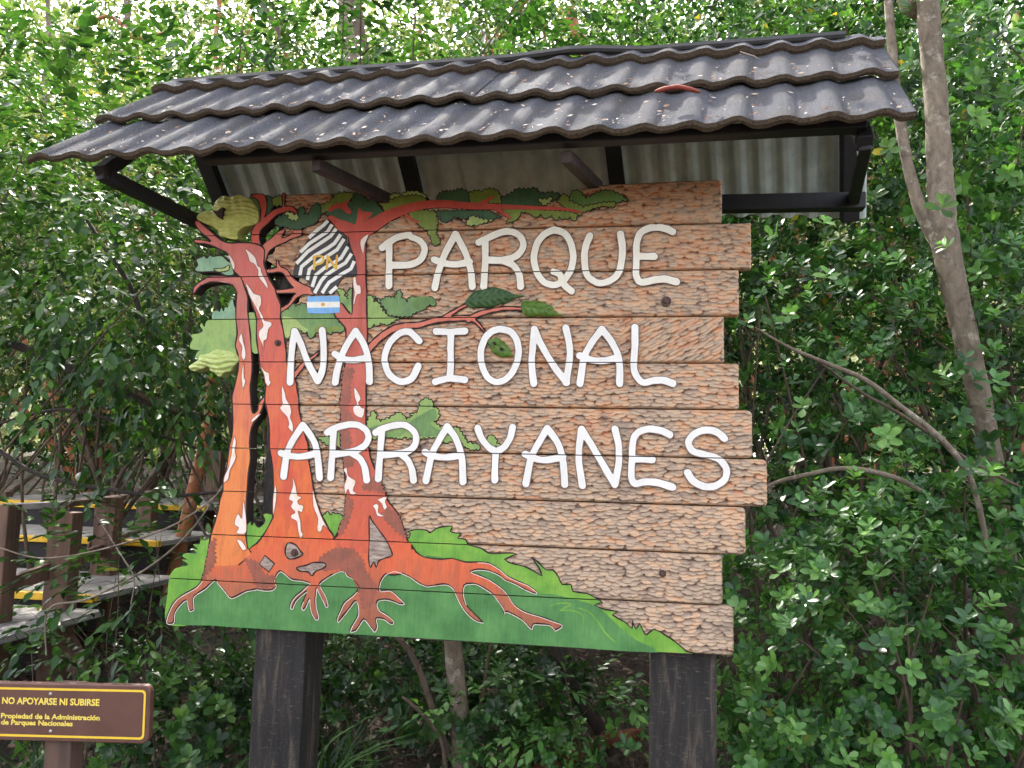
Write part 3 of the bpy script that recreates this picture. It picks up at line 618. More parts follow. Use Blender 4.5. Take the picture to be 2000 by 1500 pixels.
# long branch with three carved leaves
plate('branch', [ribbon(z1([(1560,1440),(1620,1360),(1700,1280),(1800,1215),(1900,1190)])+z5([(110,822),(200,797),(300,787),(400,785)]), [16,14,13,13,13,12,11,11,12]), ribbon(z5([(230,795),(300,750),(370,712)]), [10,8,6]), ribbon(z5([(380,795),(430,765),(500,745),(580,732),(668,735)]), [12,11,9,8,7]), ribbon(z5([(390,785),(430,815),(470,865)]), [10,7,4]), ribbon(z2([(1000,250),(1060,180),(1110,120),(1180,70),(1230,25)]), [12,10,9,7,3])], PINK, 3, False, OL, smooth=0)

# ---- emblem and flag
EMB = paint('emblem_black', [(0, C(34,28,30)), (1, C(70,60,58))], scale=20, seed=20)
EMW = paint('emblem_white', [(0, C(238,230,214)), (1, C(248,244,236))], scale=20, seed=21)
GOLD = paint('emblem_yellow', [(0, C(224,160,40)), (1, C(240,196,70))], scale=30, seed=22)
emb = plate('emblem', [e7([(625,75),(700,140),(775,235),(870,290),(900,400),(945,500),(990,600),(1030,740),(1035,900),(860,915),(790,1000),(740,1090),(700,1165),(405,1165),(370,1060),(310,970),(240,930),(120,912),(130,790),(180,640),(225,555),(320,380),(400,290),(480,190)])], EMB, 6, smooth=2)
for st in ([(625,100),(560,165),(470,235),(345,350)], [(685,155),(620,260),(540,310),(350,435),(222,560)], [(745,215),(665,325),(570,390),(330,550),(165,725)], [(810,300),(720,430),(620,500),(430,610),(240,770),(215,905)],
           [(860,365),(760,520),(640,600),(500,690),(355,810),(325,965)], [(915,480),(815,645),(720,705),(560,800),(450,890),(395,1065)], [(970,580),(880,715),(760,785),(600,890),(530,970),(430,1155)], [(1010,690),(960,800),(840,870),(640,1000),(585,1080),(540,1155)], [(755,1062),(700,1110),(650,1158)]):
    P = e7(st); strokes('white_stripe', [ribbon(P, [6.8]*2, smooth=1, cap=False)], EMW, 7, parent=emb)
strokes('emblem_letter', [ribbon(e7([(435,625),(420,805)]), [4.6,4.6], 2), ribbon(e7([(410,640),(470,615),(540,625),(562,670),(535,715),(440,742)]), [4.2,4.2])], GOLD, 8, parent=emb)
strokes('emblem_letter', [ribbon(e7([(608,800),(622,622)]), [4.6]*2, 2), ribbon(e7([(622,622),(742,800)]), [4.8]*2, 2), ribbon(e7([(742,800),(758,612)]), [4.4]*2, 2)], GOLD, 8, parent=emb)
FB = paint('flag_blue', [(0, C(110,166,216)), (1, C(132,184,228))], scale=20, seed=23)
flag = strokes('flag', [e7([(330,1205),(480,1198),(790,1195),(798,1240),(795,1440),(600,1455),(330,1450),(322,1400)])], FB, 7)
strokes('white_band', [e7([(318,1285),(560,1282),(800,1280),(800,1362),(560,1368),(322,1370)])], EMW, 8, parent=flag)
strokes('flag_sun', [[(554+29*math.cos(k*.5236), 1322+27*math.sin(k*.5236)) for k in range(12)]] and [e7([(554+29*math.cos(k*.5236), 1322+27*math.sin(k*.5236)) for k in range(12)])], GOLD, 9, parent=flag)

# ---- lettering
LW = 14.6
LETTERS = [
 [z1([(1715,585),(1760,548),(1840,502),(1930,487)])+z5([(70,348),(115,367),(143,410),(122,468),(62,497)])+z1([(1780,720)]), z1([(1770,555),(1770,700),(1768,880)])],
 [z5([(198,622),(215,545),(252,440),(310,333)]), z5([(310,333),(362,430),(392,530),(400,615)]), z5([(195,470),(250,490),(320,495),(385,482)])],
 [z5([(435,377),(480,355),(560,322),(620,322),(663,350),(675,400),(640,448),(570,472),(478,472)]), z5([(470,370),(470,480),(462,615)]), z5([(560,474),(620,500),(653,550),(661,615)])],
 ['O', z5([(850,312),(910,340),(942,420),(940,500),(905,570),(850,606),(790,592),(750,540),(733,460),(752,380),(795,330)]), z5([(838,535),(872,550),(892,600),(936,640)])],
 [z5([(1035,342),(1015,390),(1006,450),(1015,540),(1048,580),(1092,597),(1150,580),(1190,540),(1207,470),(1210,400),(1200,332)])],
 [z5([(1482,320),(1440,302),(1380,296),(1315,320),(1288,380),(1286,480),(1285,555),(1312,592),(1380,580),(1440,575),(1502,590)]), z5([(1290,452),(1382,453)])],
 [z1([(1035,1232),(1012,1400),(1000,1630)]), z1([(1035,1232),(1080,1320),(1140,1480),(1215,1620)]), z1([(1250,1225),(1262,1400),(1250,1540),(1215,1620)])],
 [z1([(1510,1232),(1430,1360),(1375,1500),(1350,1630)]), z1([(1510,1232),(1580,1350),(1612,1480),(1618,1625)]), z1([(1348,1410),(1420,1450),(1500,1457),(1600,1440)])],
 [[(821,667),(806,652),(798,649),(782,653),(763,672),(754,697),(755,712),(763,732),(784,746),(806,740),(819,716)]],
 [z5([(205,857),(280,860),(360,855)]), z5([(285,862),(283,950),(284,1020),(280,1110)]), z6([(200,296),(250,282),(290,278),(360,285)])],
 ['O', z6([(550,12),(610,28),(643,80),(650,150),(630,220),(592,273),(540,297),(490,278),(457,220),(446,140),(465,70),(502,27)])],
 [z6([(735,12),(726,120),(721,200),(732,305)]), z6([(735,12),(770,90),(840,210),(910,300)]), z6([(905,5),(925,100),(925,180),(906,300)])],
 [z6([(1100,12),(1042,90),(1003,170),(982,305)]), z6([(1100,12),(1158,90),(1193,180),(1196,305)]), z6([(980,155),(1040,177),(1110,182),(1185,167)])],
 [z6([(1278,2),(1278,100),(1272,215),(1290,270),(1325,300),(1375,290),(1430,288),(1483,305)])],
 [z2([(1100,602),(1022,720),(975,830),(950,1002)]), z2([(1100,602),(1170,700),(1208,800),(1230,1012)]), z2([(930,820),(1000,842),(1100,846),(1210,820)])],
 [z2([(1290,660),(1340,630),(1430,603),(1520,600),(1588,640),(1610,700),(1580,760),(1510,800),(1430,818),(1340,830)]), z2([(1338,640),(1330,800),(1315,1012)]), z2([(1470,815),(1540,860),(1580,930),(1596,1030)])],
 [z2([(1665,662),(1720,630),(1820,603),(1900,605),(1968,660),(1980,725),(1948,785),(1870,818),(1720,835)]), z2([(1715,640),(1702,800),(1686,1020)]), z2([(1850,820),(1910,870),(1945,940),(1960,1032)])],
 [z6([(265,537),(222,610),(182,690),(150,830)]), z6([(265,537),(310,600),(343,700),(350,836)]), z6([(145,675),(190,696),(260,704),(340,692)])],
 [z6([(430,546),(450,600),(490,650),(530,672)]), z6([(618,541),(604,600),(570,650),(530,672)]), z6([(528,672),(523,750),(522,826)])],
 [z6([(805,547),(762,620),(717,710),(690,846)]), z6([(805,547),(858,620),(888,710),(900,850)]), z6([(685,686),(740,710),(800,718),(890,702)])],
 [z6([(990,552),(978,640),(976,730),(995,856)]), z6([(990,552),(1040,630),(1110,750),(1170,850)]), z6([(1170,550),(1190,640),(1190,740),(1170,850)])],
 [z6([(1467,582),(1420,560),(1350,551),(1292,572),(1267,620),(1262,720),(1259,805),(1278,845),(1330,836),(1400,840),(1482,865)]), z6([(1268,712),(1372,716)])],
 [z6([(1762,602),(1720,567),(1660,556),(1600,577),(1567,622),(1592,670),(1660,690),(1728,712),(1770,762),(1764,820),(1710,858),(1650,860),(1592,830),(1562,786)])]]
for k, L in enumerate(LETTERS):
    xs = L[1][0][0] if L[0] == 'O' else L[0][0][0]
    w = LW*(1+.10*(xs-950)/900)
    if L[0] == 'O': rib = [ribbon(L[1], [w, w*.95, w], 5, closed=True)]+[ribbon(q, [w*.95, w]) for q in L[2:]]
    else: rib = [ribbon(q, [w*1.03, w*.94, w*1.06]) for q in L]
    strokes('letter', rib, CREAM if k < 6 else WHITE, 11, rim=(1.5, EDGE_SHADE))

# ---- carved relief lumps and leaves
def relief(name, outline_px, T, mat, wave=.004, fq=70, yb=None, lvl=9, step=.0045, dirv=(.4, 1.0), parent=None, vein=0):
    poly = prep(outline_px, 4)
    arr = np.array(poly); lo, hi = arr.min(0), arr.max(0)
    gx, gy = np.meshgrid(np.arange(lo[0], hi[0], step), np.arange(lo[1], hi[1], step)); G = np.stack([gx.ravel(), gy.ravel()], -1)
    G += np.random.RandomState(5).uniform(-.3, .3, G.shape)*step
    a, b = arr, np.roll(arr, -1, 0)
    ins = np.zeros(len(G), bool)
    for (x0, y0), (x1, y1) in zip(a, b):
        c = ((y0 > G[:,1]) != (y1 > G[:,1])) & (G[:,0] < (x1-x0)*(G[:,1]-y0)/((y1-y0)+1e-12)+x0); ins ^= c
    def dist(P):
        d = np.full(len(P), 9.)
        for p, q in zip(a, b):
            e = q-p; t = np.clip(((P-p)@e)/(e@e+1e-12), 0, 1); d = np.minimum(d, np.linalg.norm(P-(p+t[:,None]*e), axis=1))
        return d
    G = G[ins]; G = G[dist(G) > step*.5]
    vs, fs = cdt([poly], extra=[tuple(g) for g in G])
    P = np.array([tuple(v) for v in vs]); d = dist(P)
    L = max((hi-lo)); h = T*(1-np.exp(-d/(.22*min(hi-lo))))
    ph = P[:,1]*dirv[1]*fq*2+P[:,0]*dirv[0]*fq*.3+1.8*np.sin(P[:,0]*45)+1.2*np.sin(P[:,1]*70+P[:,0]*30)
    h += np.clip(d/.006, 0, 1)*(wave*np.sin(ph)+wave*.5*np.sin(P[:,0]*190+P[:,1]*90))
    if vein:
        c0 = P.mean(0); u, s_, vt = np.linalg.svd(P-c0, full_matrices=False); ax = vt[0]; t = (P-c0)@ax; n_ = (P-c0)@vt[1]
        h -= vein*np.exp(-(n_/.0035)**2)*np.clip(d/.004, 0, 1); h += vein*.5*np.sin(t*260-np.abs(n_)*180)*np.clip(d/.008, 0, 1)
    yf = BASEY-.0004*lvl; bm = bmesh.new(); bv = [bm.verts.new((p[0], yf-hh, p[1])) for p, hh in zip(P, h)]
    for f in fs:
        try: bm.faces.new([bv[k] for k in f])
        except ValueError: pass
    for f in bm.faces:
        f.normal_update(); f.smooth = True
        if f.normal.y > 0: f.normal_flip()
    extrude_plate(bm, yf, yb if yb is not None else yf+.006)
    o = bm_obj(name, bm, mat, parent or sign); o.data.materials.append(mat); return o
BUSH = plain('carved_bush_paint', C(218,216,132), .6, 40, .2, bumpd=.002, c2=C(176,178,88))
b1 = relief('carved_bush', z1([(272,345),(300,315),(345,300),(400,292),(408,250),(420,225),(455,190),(500,178),(530,192),(560,180),(600,172),(640,185),(690,205),(720,240),(745,280),(755,330),(745,390),(690,410),(630,430),(590,470),(590,512),(560,518),(500,505),(450,490),(440,450),(400,420),(350,400),(290,372)]), .020, BUSH, .0042, 185, BT, step=.0034)
plate('bush_hollow', [z1([(425,305),(460,318),(482,305),(512,290),(505,330),(500,372),(470,365),(455,345)])], plain('hollow_brown', C(58,36,22), .8), 85, parent=b1, depth=-.02)
relief('carved_bush', z2([(212,150),(250,120),(285,95),(300,60),(345,50),(380,40),(420,15),(470,22),(520,28),(570,45),(602,80),(592,112),(555,150),(530,185),(490,195),(450,228),(410,195),(380,182),(362,150),(300,172),(240,182)]), .022, plain('carved_bush_pale', C(204,212,136), .6, 40, .2, bumpd=.002, c2=C(170,184,100)), .0040, 190, BT, step=.0034)
LFD = plain('carved_leaf_dark', C(66,98,50), .55, 60, .2, c2=C(44,70,34)); LFG = plain('carved_leaf_green', C(100,132,42), .55, 60, .2, c2=C(62,92,28))
relief('carved_leaf', z5([(362,700),(385,665),(420,640),(450,632),(485,622),(520,618),(560,628),(592,640),(630,658),(682,664),(620,682),(590,702),(540,712),(500,728),(450,726),(400,732),(372,718)]), .012, LFD, .0012, 60, step=.0035, vein=.004)
relief('carved_leaf', z5([(662,720),(668,700),(692,690),(715,696),(742,688),(765,698),(792,700),(812,715),(832,722),(846,752),(892,770),(840,772),(800,778),(750,772),(720,778),(680,768),(668,745)]), .013, LFG, .0012, 60, step=.0035, vein=.004)
b3 = relief('carved_leaf', z6([(486,85),(492,62),(512,65),(530,52),(548,70),(572,80),(585,100),(605,115),(608,135),(622,158),(590,160),(565,166),(540,156),(512,142),(500,118)]), .013, LFG, .0012, 60, step=.0035, vein=.003)
for c in ((525,93),(562,122)):
    p = z6([c])[0]; plate('leaf_hole', [[(p[0]+3*math.cos(k*.7854), p[1]+3*math.sin(k*.7854)) for k in range(8)]], INK, 62, parent=b3, depth=-.01, smooth=2)
# ---- bolts
RUST = plain('rusty_steel', C(86,62,54), .6, 90, .4, metal=.3)
def bolt(pc, r):
    v = px(pc[0], pc[1], 0); bm = bmesh.new()
    for rad, y0, y1, seg, tw in ((r, .004, -.0165, 20, 0), (r*.52, -.0165, -.0240, 6, .3)):
        q = bmesh.ops.create_cone(bm, cap_ends=True, segments=seg, radius1=rad, radius2=rad*.93, depth=y0-y1)
        bmesh.ops.transform(bm, matrix=Matrix.Translation((v.x, (y0+y1)/2, v.z)) @ Matrix.Rotation(math.pi/2, 4, 'X') @ Matrix.Rotation(tw, 4, 'Z'), verts=q['verts'])
    bm_obj('bolt', bm, RUST, sign)
bolt((1301,590), .0175); bolt((546,671), .0125); bolt((579,1079), .0145); bolt((1294,1119), .012)

# ---- posts
POSTM = None
def post_mat():
    m, n, l, b = newmat('tarred_timber'); co = coords(n, l, (1,1,.12)); a = noise(n, l, co, 26, 8, .75, .3); g = noise(n, l, coords(n, l, (1,1,4)), 40, 5, .8)
    c = ramp(n, l, a.outputs[0], [(.36, C(24,21,20)), (.52, C(44,38,34)), (.66, C(92,80,68)), (.8, C(150,134,116))]).outputs[0]
    r = ramp(n, l, g.outputs[0], [(.58, (0,0,0,1)), (.7, (1,1,1,1))])
    c = mixc(n, l, mul(n, l, r.outputs[0], .65), c, C(128,116,106))
    l.new(c, b.inputs['Base Color']); b.inputs['Roughness'].default_value = .7; bump(n, l, b, a.outputs[0], .8, .006); return m
POSTM = post_mat()
def post(x0, x1, yb):
    a = px(x0, 1300, .04); b = px(x1, 1300, .04); w = b.x-a.x; cx = (a.x+b.x)/2
    bm = bmesh.new(); beam_bm(bm, (cx, .042+yb/2, -.3), (cx, .042+yb/2, ZJ[1]+.05), w, yb, Vector((0,-1,0)), .008)
    bmesh.ops.subdivide_edges(bm, edges=[e for e in bm.edges if e.calc_length() > .5], cuts=24)
    rs = random.Random(int(x0))
    for v in bm.verts: v.co += Vector((rs.uniform(-1,1), rs.uniform(-1,1), 0))*.0016
    bm_obj('post', bm, POSTM, sign)
post(494, 593, .17); post(1270, 1400, .17)

# ---------------------------------------------------------------- roof over the sign
roof = empty('sign_roof', (bd((900,300))[0], .1, 0)); tag(roof, 'small pitched roof of dark stone-coated wavy tile panels above the carved sign', 'roof')
YE, YR = -.43, .12
E0, E1, R0, R1 = px(58,322,YE), px(1786,236,YE), px(322,176,YR), px(1722,82,YR)
def tile_mat():
    m, n, l, b = newmat('stone_coated_tile'); co = coords(n, l)
    a = noise(n, l, co, 420, 3, .8); c = noise(n, l, co, 7, 6, .65)
    cc = ramp(n, l, a.outputs[0], [(.3, C(40,40,43)), (.52, C(74,74,79)), (.68, C(134,134,140))]).outputs[0]
    cc = mixc(n, l, ramp(n, l, c.outputs[0], [(.45, (0,0,0,1)), (.75, (.7,.7,.7,1))]).outputs[0], cc, C(76,68,60))
    l.new(cc, b.inputs['Base Color']); b.inputs['Roughness'].default_value = .95; b.inputs['Specular IOR Level'].default_value = .15; bump(n, l, b, a.outputs[0], .8, .004); return m
TILE = tile_mat(); NOSE = plain('mossy_tile_edge', C(104,90,74), .98, 160, .5, bumpd=.006, c2=C(54,46,40), spec=.1)
SLOPE = ((R0+R1)-(E0+E1)).normalized(); ALONG = (E1-E0).normalized(); NRM = ALONG.cross(SLOPE).normalized()
def roof_pt(s, t, h): return (E0*(1-s)+E1*s)*(1-t)+(R0*(1-s)+R1*s)*t+NRM*h
WN = 21.0
def wave(s):
    f = (s*WN) % 1.0; v = 0.
    for k in (-.024, -.012, 0, .012, .024):          # slightly rounded trapezoid
        g = (f+k) % 1.0; v += np.interp(g, (0, .26, .42, .68, 1), (-1, 1, 1, -1, -1))/5
    return .0066*float(v)+.0012*math.sin(2*math.pi*(s*WN*2+.2))
def tile_panel(s0, s1, t0, t1, hf, hb, nose, lift=0., seed=0):
    rs = random.Random(seed); ns = int((s1-s0)*WN*20); nt_ = 6; V, F, mi = [], [], []
    ph = [rs.uniform(-1,1) for _ in range(60)]
    def jit(s): i = s*40; k = int(i); f = i-k; return (ph[k % 60]*(1-f)+ph[(k+1) % 60]*f)*.0035
    for i in range(ns+1):
        s = s0+(s1-s0)*i/ns; w = wave(s)
        for j in range(nt_+1):
            t = t0+(t1-t0)*j/nt_; f = j/nt_
            V.append(roof_pt(s, t, hf*(1-f)+hb*f+w+lift+jit(s)*(1-f)))
        p = roof_pt(s, t0, hf+w+lift+jit(s)); V.append(p-SLOPE*.001); V.append(p-NRM*nose*.5-SLOPE*.005)
        V.append(p-NRM*nose*(1+.12*math.sin(s*97))-SLOPE*.002); V.append(p-NRM*(nose-.004)+SLOPE*.012)
        V.append(roof_pt(s, t0+.02, hf+w+lift-.006)); V.append(roof_pt(s, t1, hb+w+lift-.006))
    k = nt_+7
    for i in range(ns):
        a = i*k; b = a+k
        for j in range(nt_): F.append((a+j, b+j, b+j+1, a+j+1)); mi.append(0)
        for j in (1, 2, 3): F.append((a+nt_+j+1, b+nt_+j+1, b+nt_+j, a+nt_+j)); mi.append(1)
        F.append((a+nt_+6, b+nt_+6, b+nt_+5, a+nt_+5)); mi.append(0)
    F.append(tuple(range(nt_+1))+(nt_+6, nt_+5)); mi.append(0); e = ns*k; F.append(tuple(e+x for x in range(nt_, -1, -1))+(e+nt_+5, e+nt_+6)); mi.append(0)
    me = mesh('tile_panel', V, F, True); me.materials.append(TILE); me.materials.append(NOSE); me.polygons.foreach_set('material_index', mi); me.polygons.foreach_set('use_smooth', [k == 0 for k in mi])
    return link('tile_panel', me, None, roof)
tile_panel(.0, .335, .0, .50, .032, .004, .022, 0, 1); tile_panel(.330, 1., .0, .50, .032, .004, .022, -.002, 2)
tile_panel(.0, .512, .455, .95, .034, .004, .022, .004, 3); tile_panel(.508, 1., .455, .95, .034, .004, .022, 0, 4)
tile_panel(.0, .512, .905, 1.03, .034, .020, .032, .004, 5); tile_panel(.508, 1., .905, 1.03, .034, .020, .032, 0, 6)
BLACK = plain('black_stained_timber', C(24,22,24), .6, 30, .4, stretch=(1,1,.3), bumpd=.003)
DKBR = plain('dark_brown_timber', C(58,46,42), .7, 30, .4, stretch=(1,1,.3), bumpd=.003)
# ridge flashing, a little bent
fl = [roof_pt(s, 1.03, h) for s, h in ((.012,.024),(.15,.026),(.35,.026),(.52,.028),(.60,.042),(.63,.040),(.70,.024),(.85,.026),(.955,.028))]
bm = bmesh.new(); rings = []
for p in fl:
    rings.append([bm.verts.new(p+SLOPE*a+NRM*b) for a, b in ((-.022,-.004),(-.018,.006),(.0,.012),(.03,.0),(.03,-.03))])
for a, b in zip(rings, rings[1:]):
    for k in range(4): bm.faces.new((a[k], b[k], b[k+1], a[k+1]))
bm_obj('ridge_flashing', bm, plain('dark_flashing', C(40,37,35), .55, 40, .3, metal=.2), roof)
# eave beam, wall plate, rafters, braces
YB = -.36
beam('eave_beam', px(400,310,YB), px(1690,245,YB), .05, .032, BLACK, roof)
beam('ridge_beam', R0+Vector((.1,.03,-.09)), R1+Vector((-.08,.03,-.09)), .05, .07, BLACK, roof)
beam('wall_plate', px(440,415,.2), px(1688,394,.2), .05, .058, BLACK, roof)
RE0, RE1 = px(436,412,.44), px(1692,424,.44)
RB0, RB1 = R0+Vector((.05,.02,-.03)), R1+Vector((-.04,.02,-.03))
def corrugated():
    nx, V, F = 420, [], []
    for i in range(nx+1):
        s = i/nx; w = .5*math.sin(2*math.pi*s*30); w = max(-.32, min(.32, w))*.028
        for j in range(5):
            t = j/4; p = (RB0*(1-s)+RB1*s)*(1-t)+(RE0*(1-s)+RE1*s)*t
            V.append(p+Vector((0, .5, .8)).normalized()*w)
    for i in range(nx):
        for j in range(4): a = i*5+j; F.append((a, a+1, a+6, a+5))
    me = mesh('corrugated_sheet', V, F); m, n, l, b = newmat('galvanised_sheet'); co = coords(n, l); a = noise(n, l, co, 6, 6, .7); s2 = noise(n, l, coords(n, l, (1,1,.1)), 30, 4, .6)
    c = ramp(n, l, a.outputs[0], [(.3, C(160,172,166)), (.6, C(204,212,206)), (.75, C(178,168,154))]).outputs[0]
    c = mixc(n, l, .3, c, mixc(n, l, s2.outputs[0], C(60,60,60), C(210,210,205)), 'SOFT_LIGHT')
    l.new(c, b.inputs['Base Color']); b.inputs['Metallic'].default_value = .1; b.inputs['Roughness'].default_value = .48
    link('corrugated_sheet', me, m, roof)
corrugated()
def on_rear(xp, top=.12, bot=1.0):
    """front face of the rear slope at photograph column xp"""
    best = None
    for k in range(801):
        s = k/800; p = (RB0*(1-s)+RB1*s)*.55+(RE0*(1-s)+RE1*s)*.45; d = p-CAMPOS; x = 1000+FPX*d.dot(RT)/d.dot(FW)
        if best is None or abs(x-xp) < best[0]: best = (abs(x-xp), s)
    s = best[1]; off = Vector((0,-.045,-.03))
    return (RB0*(1-s)+RB1*s)*(1-top)+(RE0*(1-s)+RE1*s)*top+off, (RB0*(1-s)+RB1*s)*(1-bot)+(RE0*(1-s)+RE1*s)*bot+off
for xp, bt in ((408, .95), (796, .95), (1197, .95), (1652, 1.0)):
    a, b = on_rear(xp, .12, bt); beam('rafter', a, b, .06, .05, BLACK, roof, Vector((0,-1,0)))
beam('brace', px(196,338,-.36), px(400,440,.06), .042, .044, BLACK, roof)
beam('brace', px(616,322,-.36), px(775,398,.06), .036, .038, DKBR, roof)
beam('brace', px(1106,306,-.36), px(1168,366,.06), .036, .038, DKBR, roof)
beam('brace', px(1690,280,-.36), px(1667,392,.20), .035, .04, BLACK, roof)
beam('outrigger', px(196,338,-.365), roof_pt(.06, .9, -.05), .045, .045, BLACK, roof); beam('outrigger', px(1690,280,-.365), roof_pt(.95, .9, -.05), .045, .045, BLACK, roof)
# fallen flower petals, leaf bits and twigs lying on the tiles
def litter_on_roof():
    rs = random.Random(8); V, F = [], []; cols = []
    for k in range(760):
        s = rs.uniform(.01, .99); row = rs.choice((0, 1)); f = rs.random()**2.2
        t = (.01+.42*f) if row == 0 else (.462+.42*f); hf = .035*(1-f*.9)
        if rs.random() < .4: s = (round(s*WN)+.72+rs.gauss(0,.06))/WN
        if not 0 < s < 1: continue
        h = wave(s)+hf+.006; p = roof_pt(s, t, h)
        L = rs.choice((.0025,.003,.004,.005,.010)); a = rs.uniform(0, 6.28); d = ALONG*math.cos(a)+SLOPE*math.sin(a); e = NRM.cross(d)
        b = len(V); w = L*rs.uniform(.25,.6)
        V += [p-d*L, p+e*w+NRM*.002, p+d*L+NRM*rs.uniform(0,.004), p-e*w]; F.append((b, b+1, b+2, b+3)); cols.append(rs.random())
    me = mesh('roof_litter', V, F); at = me.attributes.new('rnd', 'FLOAT', 'POINT'); at.data.foreach_set('value', np.repeat(np.array(cols, dtype=np.float32), 4))
    m, n, l, b = newmat('dry_bits'); a = n.new('ShaderNodeAttribute'); a.attribute_name = 'rnd'
    l.new(ramp(n, l, a.outputs['Fac'], [(0, C(104,72,52)), (.4, C(160,122,92)), (.75, C(196,170,142)), (1, C(226,214,198))]).outputs[0], b.inputs['Base Color']); b.inputs['Roughness'].default_value = .8
    o = link('fallen_petals', me, m); tag(o, 'pale fallen petals and leaf bits scattered over the roof tiles', 'litter', kind='stuff')
litter_on_roof()
p0, p1 = roof_pt(.735, .30, .03+wave(.735)), roof_pt(.785, .26, .03+wave(.785))
o = link('bark_strip', tubes('bark_strip', [(catmull([p0+NRM*.01, (p0+p1)/2+NRM*.025, p1+NRM*.012], 4), [.004,.007,.008,.007,.008,.007,.007,.006,.004])], 6), plain('red_bark', C(132,56,40), .8, 60)); tag(o, 'curled red strip of bark lying on the lower tile row', 'bark strip')
o = link('dry_twig', tubes('dry_twig', [([roof_pt(.825,.78,.045), roof_pt(.842,.70,.045), roof_pt(.848,.67,.04)], [.002,.0025,.002])], 5), plain('grey_twig', C(130,112,98), .8)); tag(o, 'short grey twig lying on the upper right tiles', 'twig')
# ---------------------------------------------------------------- small notice board
def notice():
    PR, PL = px(292,1396,-.28), px(-96,1387,-.33)
    Wd = (PR-PL).length; ctr = (PR+PL)/2; H = .176
    x = (PR-PL).normalized(); z = Vector((0,0,1)); z = (z-x*z.dot(x)).normalized(); y = z.cross(x)   # y away from the viewer
    root = empty('notice_board', (ctr.x, ctr.y, 0)); tag(root, 'small brown notice with yellow border and yellow lettering on a low wooden post', 'notice')
    BR = plain('brown_notice_paint', C(100,66,54), .5, 9, .2, bumpd=.0008); YL = plain('notice_yellow', C(240,196,60), .5, 30, .06, bumpd=0); TX = plain('notice_letter_yellow', C(246,214,96), .5, 30, .05, bumpd=0)
    def P(u, v, w=0): return ctr+x*u+z*v+y*w
    def rr(w, h, r, n=6):
        out = []
        for cx, cy, a0 in ((w-r, h-r, 0), (-w+r, h-r, 90), (-w+r, -h+r, 180), (w-r, -h+r, 270)):
            for k in range(n+1): a = math.radians(a0+90*k/n); out.append((cx+r*math.cos(a), cy+r*math.sin(a)))
        return out
    o_ = rr(Wd/2, H/2, .022); n = len(o_); V = [P(u, v, -.001) for u, v in rr(Wd/2-.003, H/2-.003, .02)]+[P(u, v, .002) for u, v in o_]+[P(u, v, .022) for u, v in o_]
    F = [tuple(range(n)), tuple(range(3*n-1, 2*n-1, -1))]
    for r in range(2): F += [(r*n+(k+1) % n, r*n+k, (r+1)*n+k, (r+1)*n+(k+1) % n) for k in range(n)]
    link('panel', mesh('panel', V, F), BR, root)
    a, b = rr(Wd/2-.013, H/2-.013, .014), rr(Wd/2-.020, H/2-.020, .010)
    link('border', mesh('border', [P(u, v, -.0022) for u, v in a+b], [(k, (k+1) % n, n+(k+1) % n, n+k) for k in range(n)]), YL, root)
    def text(s, u, v, size, width, off):
        cu = bpy.data.curves.new('t', 'FONT'); cu.body = s; cu.size = 1; cu.offset = off; cu.resolution_u = 3
        ob = bpy.data.objects.new('t', cu); COL.objects.link(ob); bpy.context.view_layer.update()
        dg = bpy.context.evaluated_depsgraph_get(); me = bpy.data.meshes.new_from_object(ob.evaluated_get(dg)); bpy.data.objects.remove(ob)
        co = np.array([v.co[:] for v in me.vertices]); k = width/(co[:,0].max()-co[:,0].min()); x0 = co[:,0].min()
        for vv in me.vertices: vv.co = P(u+(vv.co.x-x0)*k, v+vv.co.y*size, -.0026)
        me.name = 'lettering'; link('lettering', me, TX, root)
    def uv(xp, yp):
        # photograph pixel to panel coordinates
        d = FW+RT*((xp-1000)/FPX)-UP*((yp-750)/FPX); t = (ctr-CAMPOS).dot(y)/d.dot(y); q = CAMPOS+d*t-ctr; return q.dot(x), q.dot(z)
    for s, a, b, size_px, off in (('NO APOYARSE NI SUBIRSE', (5,1373), (195,1378), 18, .032), ('Propiedad de la Administración', (3,1401), (196,1405), 13.6, .034), ('de Parques Nacionales', (3,1413.5), (143,1417), 13.6, .034)):
        u0, v0 = uv(*a); u1, v1 = uv(*b); sc = (uv(100,1400)[1]-uv(100,1401)[1])*size_px
        text(s, u0, v0-.001, sc, u1-u0, off)
    ST = plain('zinc_screw', C(190,186,180), .4, 50, .1, metal=.6)
    for yy in (1355, 1428):
        u, v = uv(99, yy); bm = bmesh.new(); bmesh.ops.create_uvsphere(bm, u_segments=12, v_segments=8, radius=.0055)
        for q in bm.verts: q.co = P(u, v, -.001)+Vector((q.co.x, q.co.y*.6, q.co.z))
        bm_obj('screw', bm, ST, root, True)
    u, v = uv(109, 1400); p = P(u, 0, .022+.035)
    beam('post', (p.x, p.y, -.3), (p.x, p.y, p.z+H/2-.014), .088, .07, plain('notice_post_wood', C(112,84,68), .75, 24, .25, stretch=(1,1,.1), c2=C(76,58,50)), root, y)
notice()

